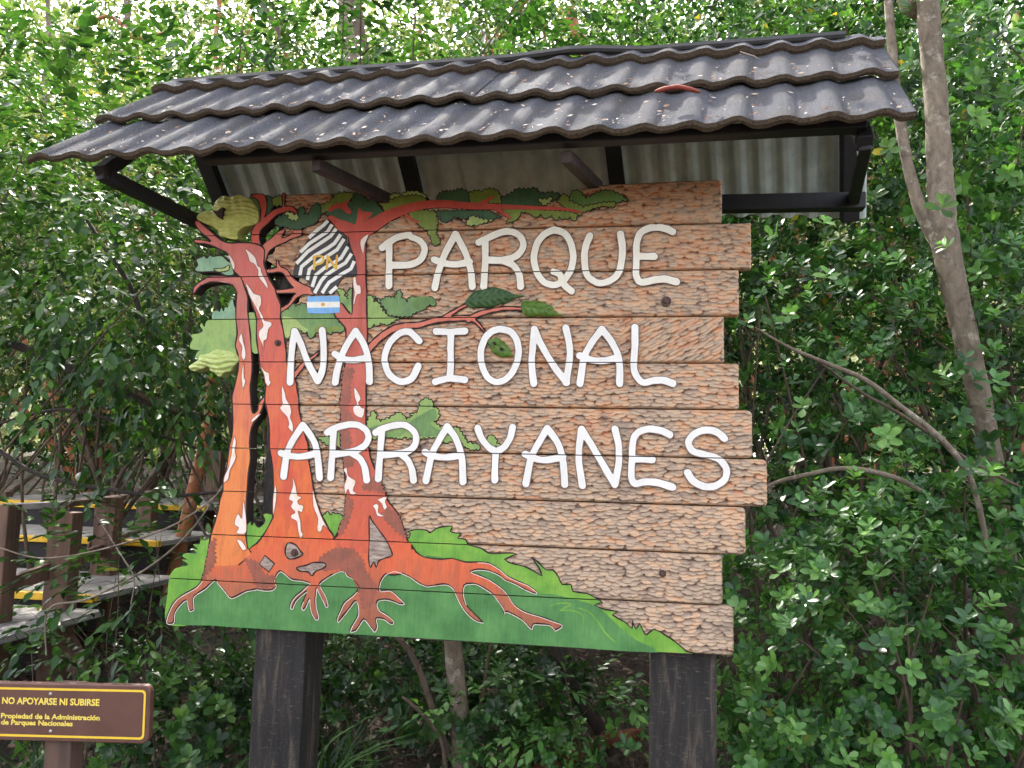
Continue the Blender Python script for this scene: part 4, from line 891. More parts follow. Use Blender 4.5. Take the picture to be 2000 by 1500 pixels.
# ---------------------------------------------------------------- boardwalk with steps, left behind the sign
DECK = plain('grey_deck_board', C(176,168,160), .75, 22, .25, stretch=(1,.12,1), c2=C(96,90,88))
PW = plain('brown_treated_timber', C(126,94,74), .75, 20, .3, stretch=(1,1,.12), c2=C(72,52,44)); NY = plain('yellow_step_edge', C(226,176,40), .6, 30, .15)
DKW = plain('dark_underframe', C(40,34,32), .8, 20, .3)
walk = empty('boardwalk', (-2.6, 2.0, 0)); tag(walk, 'wooden boardwalk steps with yellow edges behind shrubs at the left', 'boardwalk')
def platform(xl, xr, yf, depth, z, nose=True):
    k = 0; w = .118; nb = int(depth/.124)
    for q in range(nb):
        y0 = yf+.05+q*.124; beam('deck_board', (xl, y0+w/2, z-.02), (xr, y0+w/2, z-.02), w, .036, DECK, walk, bev=.003)
    if nose: beam('step_edge', (xl, yf+.02, z-.018), (xr, yf+.02, z-.018), .05, .044, NY, walk)
    beam('riser', (xl+.02, yf+.06, z-.13), (xr-.02, yf+.06, z-.13), .04, .17, DKW, walk)
def zat(xp, yp, Y): return px(xp, yp, Y).z
YS = [1.25, 1.75, 2.75, 3.75]
zs = [zat(60,1218,1.25), zat(100,1160,1.75), zat(120,1050,2.75), zat(340,988,3.75)]
platform(px(-320,1218,1.25).x, px(92,1230,1.25).x, .55, 1.15, zs[0], False)
platform(px(-260,1160,1.75).x, px(182,1160,1.75).x, 1.75, .95, zs[1])
platform(px(-200,1050,2.75).x, px(310,1050,2.75).x, 2.75, .95, zs[2])
platform(px(-100,988,3.75).x, px(400,988,3.75).x, 3.75, 2.2, zs[3])
def wpost(xa, xb, ytop, Y):
    a, b = px(xa, ytop, Y), px(xb, ytop, Y); cx = (a.x+b.x)/2
    beam('post', (cx, Y+.05, gz(cx, Y)-.2), (cx, Y+.05, a.z), b.x-a.x, .1, PW, walk, Vector((0,-1,0)), .006); return cx
wpost(-22, 17, 985, 1.2); wpost(96, 142, 1000, 1.6); wpost(186, 226, 970, 2.5); wpost(268, 298, 960, 3.5); wpost(405, 432, 880, 4.6); wpost(0, 12, 960, 4.2)
beam('rail', px(8,1146,1.28), px(112,1108,1.68), .04, .09, PW, walk); beam('rail', px(130,1100,1.7), px(200,1074,2.55), .04, .085, PW, walk); beam('rail', px(215,1062,2.6), px(285,1040,3.6), .04, .085, PW, walk)
beam('handrail', px(-30,992,1.25), px(120,985,1.65), .09, .035, DECK, walk); beam('handrail', px(118,985,1.66), px(208,975,2.55), .09, .035, PW, walk); beam('handrail', px(208,975,2.55), px(300,962,3.6), .09, .035, PW, walk)
beam('brace', px(100,1196,1.62), px(165,1320,1.5), .08, .08, PW, walk)

# ---------------------------------------------------------------- leaves
LEAF_NEAR_V = np.array([(0,0,0),(0,.36,-.03),(0,.70,-.045),(0,1,-.10),(-.17,.22,.02),(-.245,.50,.03),(-.15,.78,-.01),(.17,.22,.02),(.245,.50,.03),(.15,.78,-.01)], float)
LEAF_NEAR_Q = np.array([(0,7,8,1),(1,8,9,2),(0,1,5,4),(1,2,6,5)]); LEAF_NEAR_T = np.array([(2,9,3),(2,3,6)])
LEAF_OBO_V = np.array([(0,0,0),(0,.40,-.02),(0,.75,-.03),(0,1,-.07),(-.11,.20,.01),(-.25,.50,.035),(-.23,.82,.0),(.11,.20,.01),(.25,.50,.035),(.23,.82,.0)], float)
LEAF_FAR_V = np.array([(0,0,0),(-.25,.48,.05),(0,1,-.06),(.25,.48,.05)], float); LEAF_FAR_T = np.array([(0,3,2),(0,2,1)])
def nrm(a): return a/(np.linalg.norm(a, axis=-1, keepdims=True)+1e-9)
class Leaves:
    def __init__(s): s.p, s.d, s.n, s.l, s.r = [], [], [], [], []
    def add(s, p, d, n, l, r): s.p.append(p); s.d.append(nrm(d)); s.n.append(n); s.l.append(l); s.r.append(r)
    def arrays(s): return [np.concatenate(a) for a in (s.p, s.d, s.n, s.l, s.r)]
def leaf_mesh(name, arrs, kind):
    p, d, n, L, r = arrs
    V0, Q0, T0 = {'near': (LEAF_NEAR_V, LEAF_NEAR_Q, LEAF_NEAR_T), 'obo': (LEAF_OBO_V, LEAF_NEAR_Q, LEAF_NEAR_T), 'far': (LEAF_FAR_V, None, LEAF_FAR_T)}[kind]
    x = nrm(np.cross(d, n)); z = np.cross(x, d); k = len(V0)
    V = p[:,None,:]+L[:,None,None]*(V0[None,:,0:1]*x[:,None,:]+V0[None,:,1:2]*d[:,None,:]+V0[None,:,2:3]*z[:,None,:])
    off = (np.arange(len(p))*k)[:,None,None]
    Q = (Q0[None]+off).reshape(-1,4) if Q0 is not None else None; T = (T0[None]+off).reshape(-1,3)
    return npmesh(name, V.reshape(-1,3), Q, T, {'rnd': np.repeat(r, k)}, smooth=(kind != 'far'))
def rvec(rs, n): return nrm(rs.normal(size=(n,3)))
def sprays(rs, LV, pos, out, style, L):
    """leafy twigs at the given points, growing outwards"""
    n = len(pos)
    if style == 'alt':              # pointed leaves in two ranks along an arching twig
        m = 9; dirs = nrm(out+rvec(rs, n)*.55+np.array([0,0,-.15])); side = nrm(np.cross(dirs, np.array([0,0,1.])+rvec(rs, n)*.3)); tl = L*rs.uniform(3.2,5,n)
        base = rs.uniform(.1,.85,n)
        for k in range(m):
            f = (k+.5)/m; q = pos+dirs*(tl*(f-.3))[:,None]+np.array([0,0,-1.])*(tl*.22*f*f)[:,None]
            sg = 1 if k % 2 else -1
            d = dirs*(.55+.5*f)+side*sg*(1.0-.75*f)+rvec(rs, n)*.25+np.array([0,0,-.35])
            LV.add(q, d, nrm(np.array([0,0,1.])+rvec(rs, n)*.45), L*rs.uniform(.5,1.25,n)*(.75+.3*math.sin(f*3)), np.clip(base+rs.normal(0,.16,n), 0, 1))
    elif style == 'ros':            # whorl of blunt leaves at the twig tip
        m = 8; ax = nrm(out*.8+rvec(rs, n)*.5+np.array([0,0,.55])); e1 = nrm(np.cross(ax, rvec(rs, n))); e2 = np.cross(ax, e1); base = rs.uniform(.05,.9,n); ph = rs.uniform(0,6.28,n)
        for k in range(m):
            a = ph+k*2.4; up = .25+.55*(k/m)+rs.uniform(-.12,.12,n)
            rad = e1*np.cos(a)[:,None]+e2*np.sin(a)[:,None]; d = rad*(1-.35*up)[:,None]+ax*up[:,None]
            LV.add(pos+ax*(L*.12*k)[...,None] if np.ndim(L) else pos+ax*(L*.09*k), d, nrm(ax-rad*.3+rvec(rs, n)*.15), L*rs.uniform(.7,1.1,n)*(1.1-.35*k/m), np.clip(base+rs.normal(0,.12,n), 0, 1))
    else:                           # loose tuft
        m = 8; base = rs.uniform(.05,.9,n)
        for k in range(m):
            q = pos+rvec(rs, n)*(L*rs.uniform(.2,1.9,n))[:,None]; d = out*.5+rvec(rs, n)+np.array([0,0,-.1])
            LV.add(q, d, nrm(np.array([0,0,1.])+rvec(rs, n)*.8), L*rs.uniform(.6,1.2,n), np.clip(base+rs.normal(0,.2,n), 0, 1))
def crown_points(rs, R, nclump, per, spread, zmin=-1., shell=.45):
    c = rvec(rs, nclump*3); c = c[c[:,2] > zmin][:nclump]
    c = c*(rs.uniform(shell, 1, len(c))**.6)[:,None]*np.array(R)
    q = np.repeat(c, per, 0)+rs.normal(size=(len(c)*per,3))*spread*np.array([1,1,.75])
    out = nrm(q/np.array(R)+rvec(rs, len(q))*.35); return c, q, out
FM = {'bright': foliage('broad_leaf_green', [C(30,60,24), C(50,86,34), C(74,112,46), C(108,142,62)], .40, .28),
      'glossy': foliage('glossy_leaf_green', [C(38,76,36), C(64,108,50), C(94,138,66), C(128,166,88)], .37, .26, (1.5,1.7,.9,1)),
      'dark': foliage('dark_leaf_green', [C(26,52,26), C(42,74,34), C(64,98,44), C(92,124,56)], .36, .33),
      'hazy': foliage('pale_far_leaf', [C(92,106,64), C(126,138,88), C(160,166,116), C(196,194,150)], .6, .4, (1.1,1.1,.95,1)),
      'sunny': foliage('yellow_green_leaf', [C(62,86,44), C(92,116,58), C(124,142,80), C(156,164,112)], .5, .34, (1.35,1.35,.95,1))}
STEM = bark('shrub_stem', C(62,48,38), C(110,92,76), None, 30); BARKG = bark('mottled_grey_bark', C(84,70,58), C(138,122,104), C(172,162,146), 22, (1,1,.6)); BARKO = bark('cinnamon_bark', C(120,66,40), C(176,112,72), C(206,176,140), 10); BARKD = bark('dark_wet_bark', C(34,28,24), C(66,54,46), None, 24)
def stems_to(rs, base, targets, r0, sides=5):
    sp = []
    for t in targets:
        t = np.array(t); b = np.array(base)+rs.normal(size=3)*np.array([.05,.05,0]); mid = (b+t)/2+rs.normal(size=3)*.10*np.linalg.norm(t-b)*np.array([1,1,.3])
        P = catmull([Vector(b), Vector((b*.6+mid*.4)+rs.normal(size=3)*.02), Vector(mid), Vector(t)], 4); n = len(P)
        sp.append((P, np.linspace(r0, r0*.22, n)))
    return tubes('stems', sp, sides, .1, 3)
PROTO = {}; BASES = {}
def proto(key, style, kind, R, cz, nclump, per, spread, L, seed, nst, r0, zmin=-1., shell=.45, base=(0,0,-.1)):
    rs = np.random.RandomState(seed); c, q, out = crown_points(rs, R, nclump, per, spread, zmin, shell)
    q = q+np.array([0,0,cz]); c = c+np.array([0,0,cz]); LV = Leaves(); sprays(rs, LV, q, out, style, L)
    PROTO[key] = (LV.arrays(), kind, c[:nst], r0, seed); BASES[key] = base
    return PROTO[key]
MESHC = {}
def shrub(name, key, loc, mat, label, cat, sc=1., rz=0., group=None, single=0, crown='crown', scz=None):
    arrs, kind, c, r0, seed = PROTO[key]
    root = empty(name, loc, rz); tag(root, label, cat, group)
    root.scale = (sc, sc, scz or sc)
    if key+'s' not in MESHC: MESHC[key+'s'] = stems_to(np.random.RandomState(seed+7), BASES[key], c, r0)
    def child(nm, me, m):
        if not me.materials: me.materials.append(m)
        o = bpy.data.objects.new(nm, me); COL.objects.link(o); o.parent = root
        if me.materials[0] is not m: o.material_slots[0].link = 'OBJECT'; o.material_slots[0].material = m
        return o
    child('stems', MESHC[key+'s'], STEM if r0 < .05 else BARKO)
    if not single:
        if key not in MESHC: MESHC[key] = leaf_mesh(key+'_crown', arrs, kind)
        child(crown, MESHC[key], mat)['kind'] = 'stuff'; return root
    # nearest leaves one by one, the rest of the crown as one part
    p, d, n, L, r = arrs
    mw = Matrix.Translation(loc) @ Matrix.Rotation(rz, 4, 'Z') @ Matrix.Diagonal((sc, sc, scz or sc, 1)); A = np.array(mw)
    wp = p@A[:3,:3].T+A[:3,3]
    ok = ~((wp[:,1] < .30) & (wp[:,0] < .30)); arrs = [a[ok] for a in arrs]; p, d, n, L, r = arrs; wp = wp[ok]      # nothing grows through the sign
    dv = wp-np.array(CAMPOS); dep = dv@np.array(FW); xs = 1000+FPX*(dv@np.array(RT))/dep; ys = 750-FPX*(dv@np.array(UP))/dep
    inside = (xs > -20) & (xs < 2020) & (ys > -20) & (ys < 1520) & ~((xs > 330) & (xs < 1470) & (ys > 120) & (ys < 1260))
    order = np.argsort(np.where(inside, dep, 1e3))[:min(single, int(inside.sum()))]; mask = np.ones(len(p), bool); mask[order] = False
    child(crown, leaf_mesh(key+'_rest', [a[mask] for a in arrs], kind), mat)['kind'] = 'stuff'
    vars_ = []
    for k in range(8):
        one = [np.zeros((1,3)), np.array([[0,1.,0]]), np.array([[0,0,1.]]), np.array([1.]), np.array([(k+.5)/8.6])]
        me = leaf_mesh('leaf', one, kind); me.materials.append(mat); vars_.append(me)
    for i in order:
        o = bpy.data.objects.new('leaf', vars_[int(min(7, r[i]*8))]); COL.objects.link(o); o.parent = root
        x = nrm(np.cross(d[i], n[i])); z = np.cross(x, d[i]); l = L[i]
        o.matrix_basis = Matrix(((x[0]*l, d[i][0]*l, z[0]*l, p[i][0]), (x[1]*l, d[i][1]*l, z[1]*l, p[i][1]), (x[2]*l, d[i][2]*l, z[2]*l, p[i][2]), (0,0,0,1)))
    return root
proto('broad0', 'alt', 'near', (1.0,.75,1.05), 2.42, 44, 13, .26, .070, 11, 7, .016, base=(-1.7,.3,.3))
proto('broad1', 'alt', 'near', (.95,.80,1.00), 2.35, 42, 13, .26, .066, 12, 7, .016, base=(1.0,.5,-.1))
proto('broad2', 'alt', 'near', (1.1,.7,.95), 3.35, 40, 13, .28, .070, 22, 10, .018)
proto('ros0', 'ros', 'obo', (.70,.55,.62), .72, 52, 14, .15, .046, 13, 14, .012, -.8, .5)
proto('ros1', 'ros', 'obo', (.80,.65,1.05), 1.2, 56, 14, .18, .046, 14, 12, .014)
proto('ros2', 'ros', 'obo', (1.0,.7,1.1), 2.9, 60, 17, .22, .06, 23, 12, .018)
proto('tall0', 'tuft', 'far', (1.6,1.1,2.1), 3.3, 62, 26, .30, .080, 15, 14, .045)
proto('tall1', 'tuft', 'far', (1.5,1.1,2.2), 3.2, 62, 26, .30, .074, 16, 14, .045)
proto('tree0', 'tuft', 'far', (2.6,2.0,3.6), 6.2, 70, 26, .48, .12, 17, 16, .10)
proto('tree1', 'tuft', 'far', (2.4,2.0,3.4), 6.4, 66, 26, .48, .13, 18, 16, .10)
proto('sparse', 'alt', 'near', (.75,.4,.5), .85, 24, 3, .14, .075, 24, 7, .006)
proto('low0', 'ros', 'obo', (.32,.28,.22), .24, 26, 5, .08, .045, 19, 8, .006, -.3)
proto('low1', 'alt', 'near', (.30,.26,.24), .28, 16, 3, .08, .05, 20, 8, .006, -.3)
def at(xp, yp, Y): v = px(xp, yp, Y); return v
def base_for(xp, Y): v = px(xp, 1200, Y); return (v.x, Y, gz(v.x, Y))
# near left: broad pointed leaves
def sh(name, key, xp, Y, mat, label, cat, sc=1., rz=0., **k):
    b = base_for(xp, Y); dz = k.pop('dz', 0.); return shrub(name, key, (b[0], b[1], b[2]+dz), FM[mat], label, cat, sc, rz, **k)
sh('broadleaf_shrub', 'broad0', 40, 1.0, 'bright', 'broad leaved green shrub leaning in at the left edge above the notice', 'shrub', 1.05, .0, single=300)
sh('broadleaf_shrub', 'broad1', 300, 1.5, 'bright', 'broad leaved green shrub close to the left side of the carved sign', 'shrub', 1.05, .0, single=300)
sh('broadleaf_shrub', 'broad2', 100, 2.4, 'bright', 'tall bright broad leaved shrub below the left end of the roof', 'shrub', 1.0, 4.0)
sh('broadleaf_shrub', 'broad2', 560, 2.2, 'bright', 'broad leaved shrub rising behind the left half of the roof', 'shrub', 1.1, 5.0)
sh('broadleaf_shrub', 'broad2', 900, 2.5, 'bright', 'broad leaved shrub rising behind the middle of the roof', 'shrub', 1.15, 1.1)
sh('sparse_shrub', 'sparse', 190, .75, 'bright', 'sparse leafy twigs in front of the boardwalk above the notice', 'shrub', 1., .7)
sh('sparse_shrub', 'sparse', 330, 1.0, 'bright', 'sparse leafy twigs between boardwalk and the painted grass corner', 'shrub', .9, 3.7)
# near right: blunt glossy whorls
sh('whorl_leaf_shrub', 'ros0', 1690, .45, 'glossy', 'low glossy shrub of leaf whorls right of the right sign post', 'shrub', 1.0, .4, single=300)
sh('whorl_leaf_shrub', 'ros0', 1890, .75, 'glossy', 'glossy whorled shrub in the lower right corner', 'shrub', 1.05, 2.6, single=300)
sh('whorl_leaf_shrub', 'ros1', 1960, 1.35, 'glossy', 'upright glossy shrub at the right edge beside the grey trunk', 'shrub', 1.2, 1.5, single=300)
sh('whorl_leaf_shrub', 'ros1', 1600, 1.5, 'glossy', 'upright glossy shrub just right of the plank ends', 'shrub', 1.15, 3.3)
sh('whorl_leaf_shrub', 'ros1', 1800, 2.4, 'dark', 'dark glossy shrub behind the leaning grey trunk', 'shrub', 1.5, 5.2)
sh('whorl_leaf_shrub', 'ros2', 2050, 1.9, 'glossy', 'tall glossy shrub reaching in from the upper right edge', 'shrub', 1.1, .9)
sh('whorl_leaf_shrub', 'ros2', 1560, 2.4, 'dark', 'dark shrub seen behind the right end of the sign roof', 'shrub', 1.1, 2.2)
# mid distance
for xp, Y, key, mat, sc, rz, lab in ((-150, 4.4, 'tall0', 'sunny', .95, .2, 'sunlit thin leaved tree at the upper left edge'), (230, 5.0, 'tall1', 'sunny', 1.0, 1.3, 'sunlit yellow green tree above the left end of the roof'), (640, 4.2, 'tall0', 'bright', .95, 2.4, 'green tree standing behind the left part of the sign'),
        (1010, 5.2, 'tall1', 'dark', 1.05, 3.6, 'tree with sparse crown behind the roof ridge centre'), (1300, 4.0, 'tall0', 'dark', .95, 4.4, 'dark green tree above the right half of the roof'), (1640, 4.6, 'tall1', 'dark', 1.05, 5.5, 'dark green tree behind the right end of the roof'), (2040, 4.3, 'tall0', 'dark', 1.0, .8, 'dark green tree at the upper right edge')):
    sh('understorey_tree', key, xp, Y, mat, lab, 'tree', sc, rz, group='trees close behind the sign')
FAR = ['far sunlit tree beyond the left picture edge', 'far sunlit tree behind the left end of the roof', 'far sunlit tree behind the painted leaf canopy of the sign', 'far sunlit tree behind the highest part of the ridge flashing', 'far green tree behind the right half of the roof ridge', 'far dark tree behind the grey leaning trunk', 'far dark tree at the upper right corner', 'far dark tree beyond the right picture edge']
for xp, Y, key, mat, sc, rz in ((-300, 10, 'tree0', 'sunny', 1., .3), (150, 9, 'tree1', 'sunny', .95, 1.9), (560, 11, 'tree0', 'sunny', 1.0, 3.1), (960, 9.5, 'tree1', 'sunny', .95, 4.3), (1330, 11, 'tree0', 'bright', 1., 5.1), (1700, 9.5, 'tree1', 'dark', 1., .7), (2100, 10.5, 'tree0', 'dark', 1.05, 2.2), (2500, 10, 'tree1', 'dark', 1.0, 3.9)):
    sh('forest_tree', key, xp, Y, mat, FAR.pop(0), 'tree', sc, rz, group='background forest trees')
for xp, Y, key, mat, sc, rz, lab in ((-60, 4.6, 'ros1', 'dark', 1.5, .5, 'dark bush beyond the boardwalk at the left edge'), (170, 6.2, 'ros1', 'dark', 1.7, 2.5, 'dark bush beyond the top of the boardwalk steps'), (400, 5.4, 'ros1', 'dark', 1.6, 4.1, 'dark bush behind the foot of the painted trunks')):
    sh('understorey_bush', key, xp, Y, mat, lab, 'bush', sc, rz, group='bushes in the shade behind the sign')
# closed wood far behind
def wood():
    rs = np.random.RandomState(77); n = 15000; x = rs.uniform(-21, 18, n); y = rs.uniform(14, 19, n); z = rs.uniform(.2, 14, n)*rs.uniform(.5,1,n)**.4+ground_z(x, y); LV = Leaves()
    sprays(rs, LV, np.stack([x, y, z], -1), rvec(rs, n), 'tuft', .24)
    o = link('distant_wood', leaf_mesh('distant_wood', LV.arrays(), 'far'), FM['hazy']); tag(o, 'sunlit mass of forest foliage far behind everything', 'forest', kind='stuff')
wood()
def hillside():
    ax = np.linspace(-60, 60, 61); ay = np.linspace(20, 90, 36); X, Y = np.meshgrid(ax, ay); rs = np.random.RandomState(9)
    Z = 1.5+(Y-20)*.62+rs.uniform(-1,1,X.shape)*1.1; n, mm = X.shape; i = np.arange(n-1)[:,None]*mm; j = np.arange(mm-1)[None,:]
    m, nn, l, b = newmat('wooded_slope'); a = noise(nn, l, coords(nn, l), 1.6, 8, .75)
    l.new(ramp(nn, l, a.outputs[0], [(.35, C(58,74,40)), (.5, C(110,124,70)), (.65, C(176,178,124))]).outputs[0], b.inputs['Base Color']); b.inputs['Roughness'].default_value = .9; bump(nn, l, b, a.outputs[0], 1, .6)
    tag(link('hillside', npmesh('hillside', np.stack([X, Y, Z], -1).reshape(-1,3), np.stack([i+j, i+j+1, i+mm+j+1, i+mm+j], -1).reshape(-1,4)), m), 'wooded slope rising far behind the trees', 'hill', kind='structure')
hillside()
# ---------------------------------------------------------------- trunks and branches
def poly_px(pts, Y): return [px(a, b, Y if not isinstance(Y, (list, tuple)) else y) for (a, b), y in zip(pts, Y if isinstance(Y, (list, tuple)) else [Y]*len(pts))]
def limb(name, pts, wpx, Y, mat, parent=None, sides=9, n=6, wob=.05, ext=None):
    P = poly_px(pts, Y); R = [w/FPX*(p-CAMPOS).dot(FW)/2 for w, p in zip(wpx, P)]
    if ext: P = P+[Vector(e[:3]) for e in ext]; R = R+[e[3] for e in ext]
    Q = catmull(P, n); rr = np.interp(np.linspace(0, 1, len(Q)), np.linspace(0, 1, len(R)), R)
    return link(name, tubes(name, [(Q, rr)], sides, wob, 5), mat, parent)
gt = empty('leaning_tree', (px(1985,1200,1.0).x, 1.0, 0)); tag(gt, 'leaning grey mottled tree trunk rising past the right end of the roof', 'tree')
top = px(1805,-120,1.05)
limb('trunk', [(2010,1420),(1985,1250),(1962,1080),(1945,960),(1928,850),(1898,710),(1868,580),(1843,460),(1838,380),(1833,290),(1826,170),(1815,60),(1805,-60)], [46,42,40,40,41,43,46,52,48,45,42,41,40], 1.0, BARKG, gt, 12, 6, .06, ext=[(top.x-.05, 1.1, 3.6, .045), (top.x-.2, 1.2, 4.4, .03)])
limb('stem', [(1850,500),(1818,450),(1795,400),(1775,330),(1762,260),(1750,180),(1742,90),(1735,0)], [30,28,24,21,20,20,18,16], 1.02, BARKG, gt, 9)
rs = np.random.RandomState(21); c, q, out = crown_points(rs, (1.2,.9,.7), 26, 24, .25); LV = Leaves(); sprays(rs, LV, q+np.array([top.x-.3, 1.7, 4.9]), out, 'tuft', .06)
link('crown', leaf_mesh('crown', LV.arrays(), 'far'), FM['dark'], gt)['kind'] = 'stuff'
def bough(name, pts, w, Y, mat, label, cat='branch'): tag(limb(name, pts, w, Y, mat, None, 7), label, cat)
bough('arching_branch', [(1475,640),(1540,678),(1620,712),(1690,742),(1760,795),(1830,850),(1885,915),(1912,990),(1930,1080)], [4,6,9,10,11,12,12,11,10], .42, BARKG, 'long arching grey branch sloping down right of the plank ends')
bough('thin_branch', [(1590,700),(1680,765),(1760,810),(1840,865),(1920,915),(1990,950)], [4,6,7,7,7,6], .48, STEM, 'thin dark branch running beneath the long arching grey branch')
bough('bowed_branch', [(1470,975),(1510,945),(1580,926),(1640,915),(1700,920),(1760,938),(1800,960)], [8,8,9,10,11,11,10], .36, BARKG, 'bowed bare branch beside the longest plank')
bough('fallen_branch', [(-30,655),(60,685),(150,725),(240,765),(340,800),(420,820)], [16,18,22,22,18,10], 1.5, BARKD, 'thick dark branch sloping down from the left edge', 'branch')
bough('fallen_branch', [(140,745),(220,745),(290,775),(350,800),(395,812)], [8,12,14,14,8], 1.35, STEM, 'brown branch below the broad leaved shrub left of the sign', 'branch')
bough('thin_branch', [(0,880),(60,920),(150,945),(240,960),(330,968),(440,960)], [8,9,9,9,8,6], 1.2, BARKD, 'thin dark branch reaching across above the boardwalk')
bough('thin_branch', [(-10,830),(120,800),(250,830),(340,860),(400,880)], [5,7,7,6,4], 1.6, BARKD, 'thin dark branch crossing the gap in the left shrubs')
bough('thin_branch', [(170,430),(215,500),(255,560),(285,640),(310,680)], [7,9,10,11,11], 1.8, BARKD, 'upright dark stem among the left shrubs')
bough('bare_twig', [(0,1070),(80,1090),(190,1075),(330,1030),(420,970),(445,930)], [2.5,3,3.5,4,4,3], .3, BARKG, 'pale bare twig slanting in front of the boardwalk posts', 'twig')
bough('bare_twig', [(440,940),(370,1040),(280,1115),(170,1170),(95,1190),(90,1280)], [3,4,4.5,4.5,4,3], .45, BARKG, 'long pale twig hanging from the sign edge towards the notice', 'twig')
bough('bare_twig', [(256,1180),(262,1130),(240,1090),(190,1010)], [3,3,3,2], .4, BARKG, 'short forked pale twig above the notice', 'twig')
bough('bare_twig', [(1640,1080),(1630,1150),(1700,1250),(1760,1330)], [3,4,4,3], .35, STEM, 'thin brown twig inside the low glossy shrub', 'twig')
bough('bare_twig', [(1450,1270),(1490,1240),(1560,1250),(1610,1290)], [4,5,5,3], .3, STEM, 'bent brown twig right of the right post', 'twig')
st = empty('sapling', (px(905,1500,.7).x, .7, 0)); tag(st, 'slim brown sapling trunk standing between the two sign posts', 'sapling')
limb('trunk', [(912,1620),(905,1500),(898,1400),(888,1300),(880,1200),(872,1000)], [44,42,40,37,34,30], .7, BARKG, st, 9)
limb('stem', [(880,1480),(850,1400),(815,1300),(770,1240),(700,1200)], [12,13,12,10,7], .65, STEM, st, 6); limb('stem', [(930,1490),(935,1400),(950,1310),(960,1240)], [8,8,7,6], .72, STEM, st, 6); limb('stem', [(870,1500),(860,1440),(820,1390),(785,1360)], [10,10,9,5], .6, STEM, st, 6)
bough('leaning_log', [(1060,1220),(1095,1290),(1130,1360),(1170,1420),(1200,1470)], [22,26,28,28,30], 1.0, BARKD, 'dark leaning dead trunk between the sapling and the right post', 'log')
bough('rotten_log', [(980,1520),(1080,1490),(1180,1450),(1260,1430)], [30,34,30,22], .9, bark('rotten_wood', C(78,40,28), C(124,70,48), None, 20), 'reddish rotten log lying at the foot of the right post', 'log')
for k, (pts, lab) in enumerate((([(1112,20),(1125,60),(1140,95),(1150,140)], 'cinnamon trunk piece above the ridge right of centre'), ([(690,-10),(700,50),(712,110),(715,160)], 'slim olive stem above the roof left of centre'), ([(675,-10),(680,60),(690,130)], 'pale trunk above the roof left of centre'))):
    bough('background_trunk', pts, [22,24,22,20][:len(pts)] if k != 2 else [36,36,34], 4+k*.8, (BARKO, STEM, BARKG)[k], lab, 'trunk')
bough('background_trunk', [(300,1300),(345,1100),(380,950),(410,820),(415,700)], [30,28,26,24,22], 3.2, BARKO, 'cinnamon trunk in the shade left of the painted trunks', 'trunk')
for pts, w, Y, m, lab in (([(85,300),(88,160),(95,60),(90,-30)], [10,10,9,8], 6., BARKG, 'thin pale stem high at the upper left edge'), ([(245,150),(240,80),(250,20),(240,-40)], [14,14,12,12], 6.5, BARKG, 'pale stem above the left end of the roof'), ([(430,160),(420,90),(428,10),(425,-40)], [9,9,8,7], 5.5, BARKO, 'thin cinnamon stem above the left third of the roof'),
        ([(990,110),(1010,50),(1040,0),(1050,-40)], [12,12,10,9], 6., STEM, 'leaning brown stem above the roof centre'), ([(1480,90),(1500,30),(1490,-30)], [10,10,9], 5., STEM, 'thin dark stem above the right third of the roof')): bough('background_trunk', pts, w, Y, m, lab, 'trunk')
def twigs_floor():
    rs = np.random.RandomState(71); sp = []
    for k in range(420):
        x, y = rs.uniform(-2.4, 1.6), rs.uniform(.3, 4.5); z = gz(x, y)+rs.uniform(.01,.10); a = rs.uniform(0, 6.28); L = rs.uniform(.1,.5); P = [Vector((x, y, z))]
        for q in range(3): a += rs.normal()*.3; P.append(P[-1]+Vector((math.cos(a), math.sin(a), rs.normal()*.35))*L/3)
        sp.append((P, np.linspace(rs.uniform(.0015,.005), .001, 4)))
    tag(link('fallen_twigs', tubes('fallen_twigs', sp, 4), STEM), 'dead twigs strewn over the forest floor behind the sign', 'twigs', kind='stuff')
twigs_floor()
bough('crooked_branch', [(180,30),(190,38),(215,32),(245,55),(255,70),(285,75),(330,62)], [6,7,8,9,10,10,6], 3.6, BARKO, 'crooked pale brown branch high above the left end of the roof')
bough('crooked_branch', [(500,-10),(520,20),(545,60),(560,100)], [12,13,12,10], 2.8, STEM, 'short dark branch above the roof left of the ridge')
# ---------------------------------------------------------------- undergrowth
def bare_stems(name, xp, Y, n, h, spread, label, seed, mat=STEM, r=.0022):
    rs = np.random.RandomState(seed); b = base_for(xp, Y); sp = []
    for k in range(n):
        p = np.array([b[0]+rs.normal()*spread*.5, Y+rs.normal()*.2, b[2]-.02]); d = np.array([rs.normal()*.5, rs.normal()*.3, 1.]); L = h*rs.uniform(.5,1.1); P = []
        for q in range(6): P.append(Vector(p)); p = p+d/np.linalg.norm(d)*L/5; d = d+rs.normal(size=3)*np.array([.22,.18,.08])+np.array([0,0,-.05*q/3])
        sp.append((P, np.linspace(r*rs.uniform(.7,1.3), r*.4, 6)))
    tag(link(name, tubes(name, sp, 4), mat), label, 'stems')
bare_stems('bare_thicket', 1180, 1.2, 50, .7, .5, 'tangle of thin bare stems just left of the right post', 31)
bare_stems('bare_thicket', 760, 1.3, 36, .7, .6, 'thin bare stems between left post and sapling', 33)
bare_stems('bare_thicket', 1500, .9, 34, .9, .5, 'thin bare stems in the shade right of the right post', 34)
bare_stems('bare_thicket', 430, 1.1, 9, 1.0, .5, 'dark thin stems seen left of the painted trunk foot', 35)
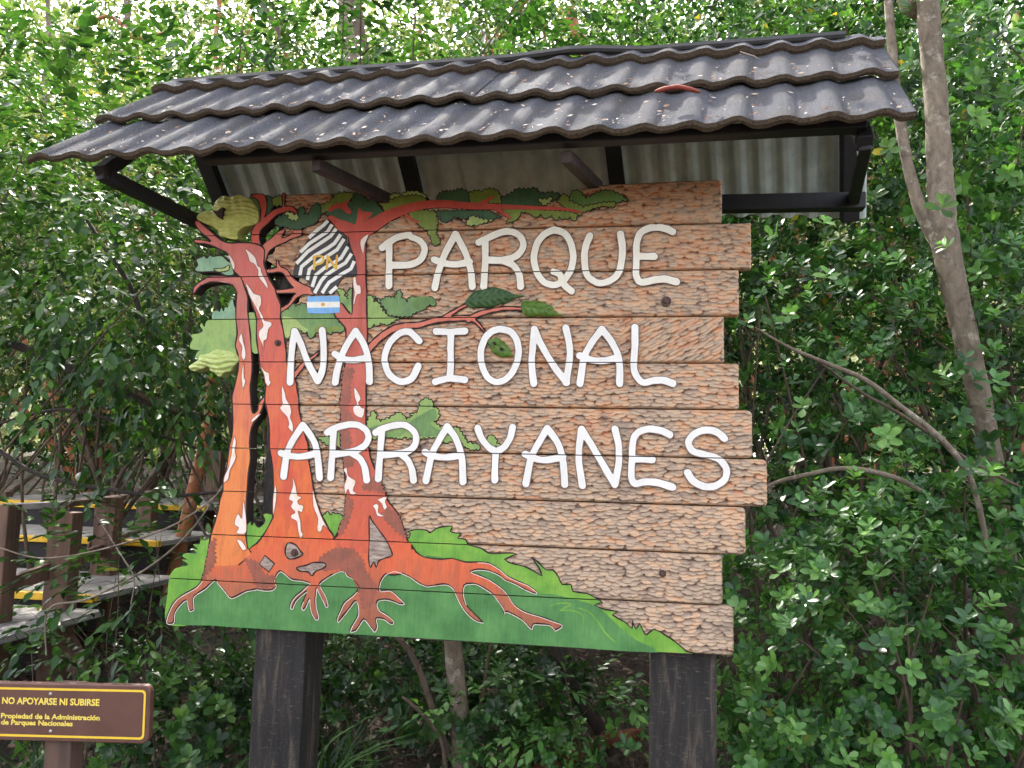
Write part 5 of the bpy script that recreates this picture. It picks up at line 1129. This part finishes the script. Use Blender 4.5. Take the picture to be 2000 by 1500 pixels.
def tuft(xp, Y, n, h, label, seed, w=.007, lean=(0,0)):
    rs = np.random.RandomState(seed); b = base_for(xp, Y); V, F = [], []
    for k in range(n):
        a = rs.uniform(0, 6.28); o = np.array([b[0]+rs.normal()*.05, Y+rs.normal()*.05, b[2]-.01]); d = np.array([math.cos(a)*.5+lean[0], math.sin(a)*.5+lean[1], 0]); L = h*rs.uniform(.5,1.1); s = np.array([-math.sin(a), math.cos(a), 0])*w*rs.uniform(.5,1); k0 = len(V)
        for q in range(6):
            f = q/5; c = o+d*L*f*f*.9+np.array([0,0,L*(f-.35*f*f)]); ww = s*(1-f**2)*(.5+f*.8 if f < .5 else .9); V += [c-ww, c+ww+np.array([0,0,.002])]
        F += [(k0+2*q, k0+2*q+1, k0+2*q+3, k0+2*q+2) for q in range(5)]
    me = mesh('grass_tuft', V, F, True); at_ = me.attributes.new('rnd', 'FLOAT', 'POINT'); at_.data.foreach_set('value', np.repeat(rs.uniform(0,.9,n), 12).astype(np.float32))
    tag(link('grass_tuft', me, FM['bright']), label, 'grass', 'grass tufts on the forest floor')
tuft(640, .55, 60, .62, 'long arching grass blades right of the left post', 41, .009, (.35,-.1)); tuft(700, .8, 40, .5, 'grass tuft between left post and sapling', 42, .008)
for k, (xp, Y, h, lab) in enumerate(((180, .1, .5, 'grass blades under the notice right of its post'), (260, .15, .55, 'grass blades below the right end of the notice'), (20, .1, .45, 'grass blades below the left part of the notice'), (350, .3, .5, 'grass tuft between notice and left post'), (420, .45, .42, 'grass tuft just left of the left post'), (90, .35, .6, 'grass tuft behind the notice'))): tuft(xp, Y, 46, h, lab, 50+k)
LOWP = [(600,1.2,'low0','dark','dark plant peeping out beside the left post'),(820,1.1,'low0','dark','dark plant left of the sapling stem'),(1090,1.3,'low1','dark','dark plant behind the leaning log'),(960,.8,'low1','glossy','pale green seedling right of the sapling foot'),(330,.55,'low0','bright','small leafy plant behind the notice right end'),(400,.75,'low1','bright','small leafy plant below the painted grass corner'),(450,.9,'low0','dark','dark small plant left of the left post'),(250,.9,'low1','bright','leafy seedling in front of the boardwalk'),(160,.75,'low1','bright','leafy seedling above the notice'),
 (680,1.1,'low0','dark','small plant right of the left post'),(990,.95,'low0','dark','small dark plant right of the sapling'),(1040,.75,'low0','glossy','small glossy plant under the leaning log'),(1120,.8,'low1','glossy','small plant at the foot of the leaning log'),
 (1450,.55,'low0','glossy','small glossy plant just right of the right post'),(1530,.6,'low1','glossy','pale seedling right of the right post'),(1000,1.8,'low0','dark','dark plant in the shade behind the sign middle'),(700,1.8,'low1','dark','dark plant deep in the shade left of the sapling'),(480,1.4,'low0','dark','dark plant behind the left post')]
for k, (xp, Y, key, mat, lab) in enumerate(LOWP): sh('small_plant', key, xp, Y, mat, lab, 'plant', 1.0+.25*math.sin(k*2.1), k*1.3, group='small plants on the forest floor')
def floor_litter():
    rs = np.random.RandomState(61); n = 15000; x = rs.uniform(-4.2, 2.6, n); y = rs.uniform(-.3, 5.2, n); L = rs.uniform(.018,.055,n)
    p = np.stack([x, y, ground_z(x, y)+rs.uniform(.004,.04,n)], -1); d = rvec(rs, n)*np.array([1,1,.35]); nn = nrm(np.array([0,0,1.])+rvec(rs, n)*.6)
    me = leaf_mesh('leaf_litter', [p, nrm(d), nn, L, rs.uniform(0,1,n)], 'far'); m, nd, l, b = newmat('dry_leaf'); a = nd.new('ShaderNodeAttribute'); a.attribute_name = 'rnd'
    l.new(ramp(nd, l, a.outputs['Fac'], [(0, C(36,26,20)), (.4, C(68,48,36)), (.75, C(108,80,60)), (1, C(164,136,110))]).outputs[0], b.inputs['Base Color']); b.inputs['Roughness'].default_value = .7
    tag(link('leaf_litter', me, m), 'brown fallen leaves covering the forest floor', 'litter', kind='stuff')
floor_litter()
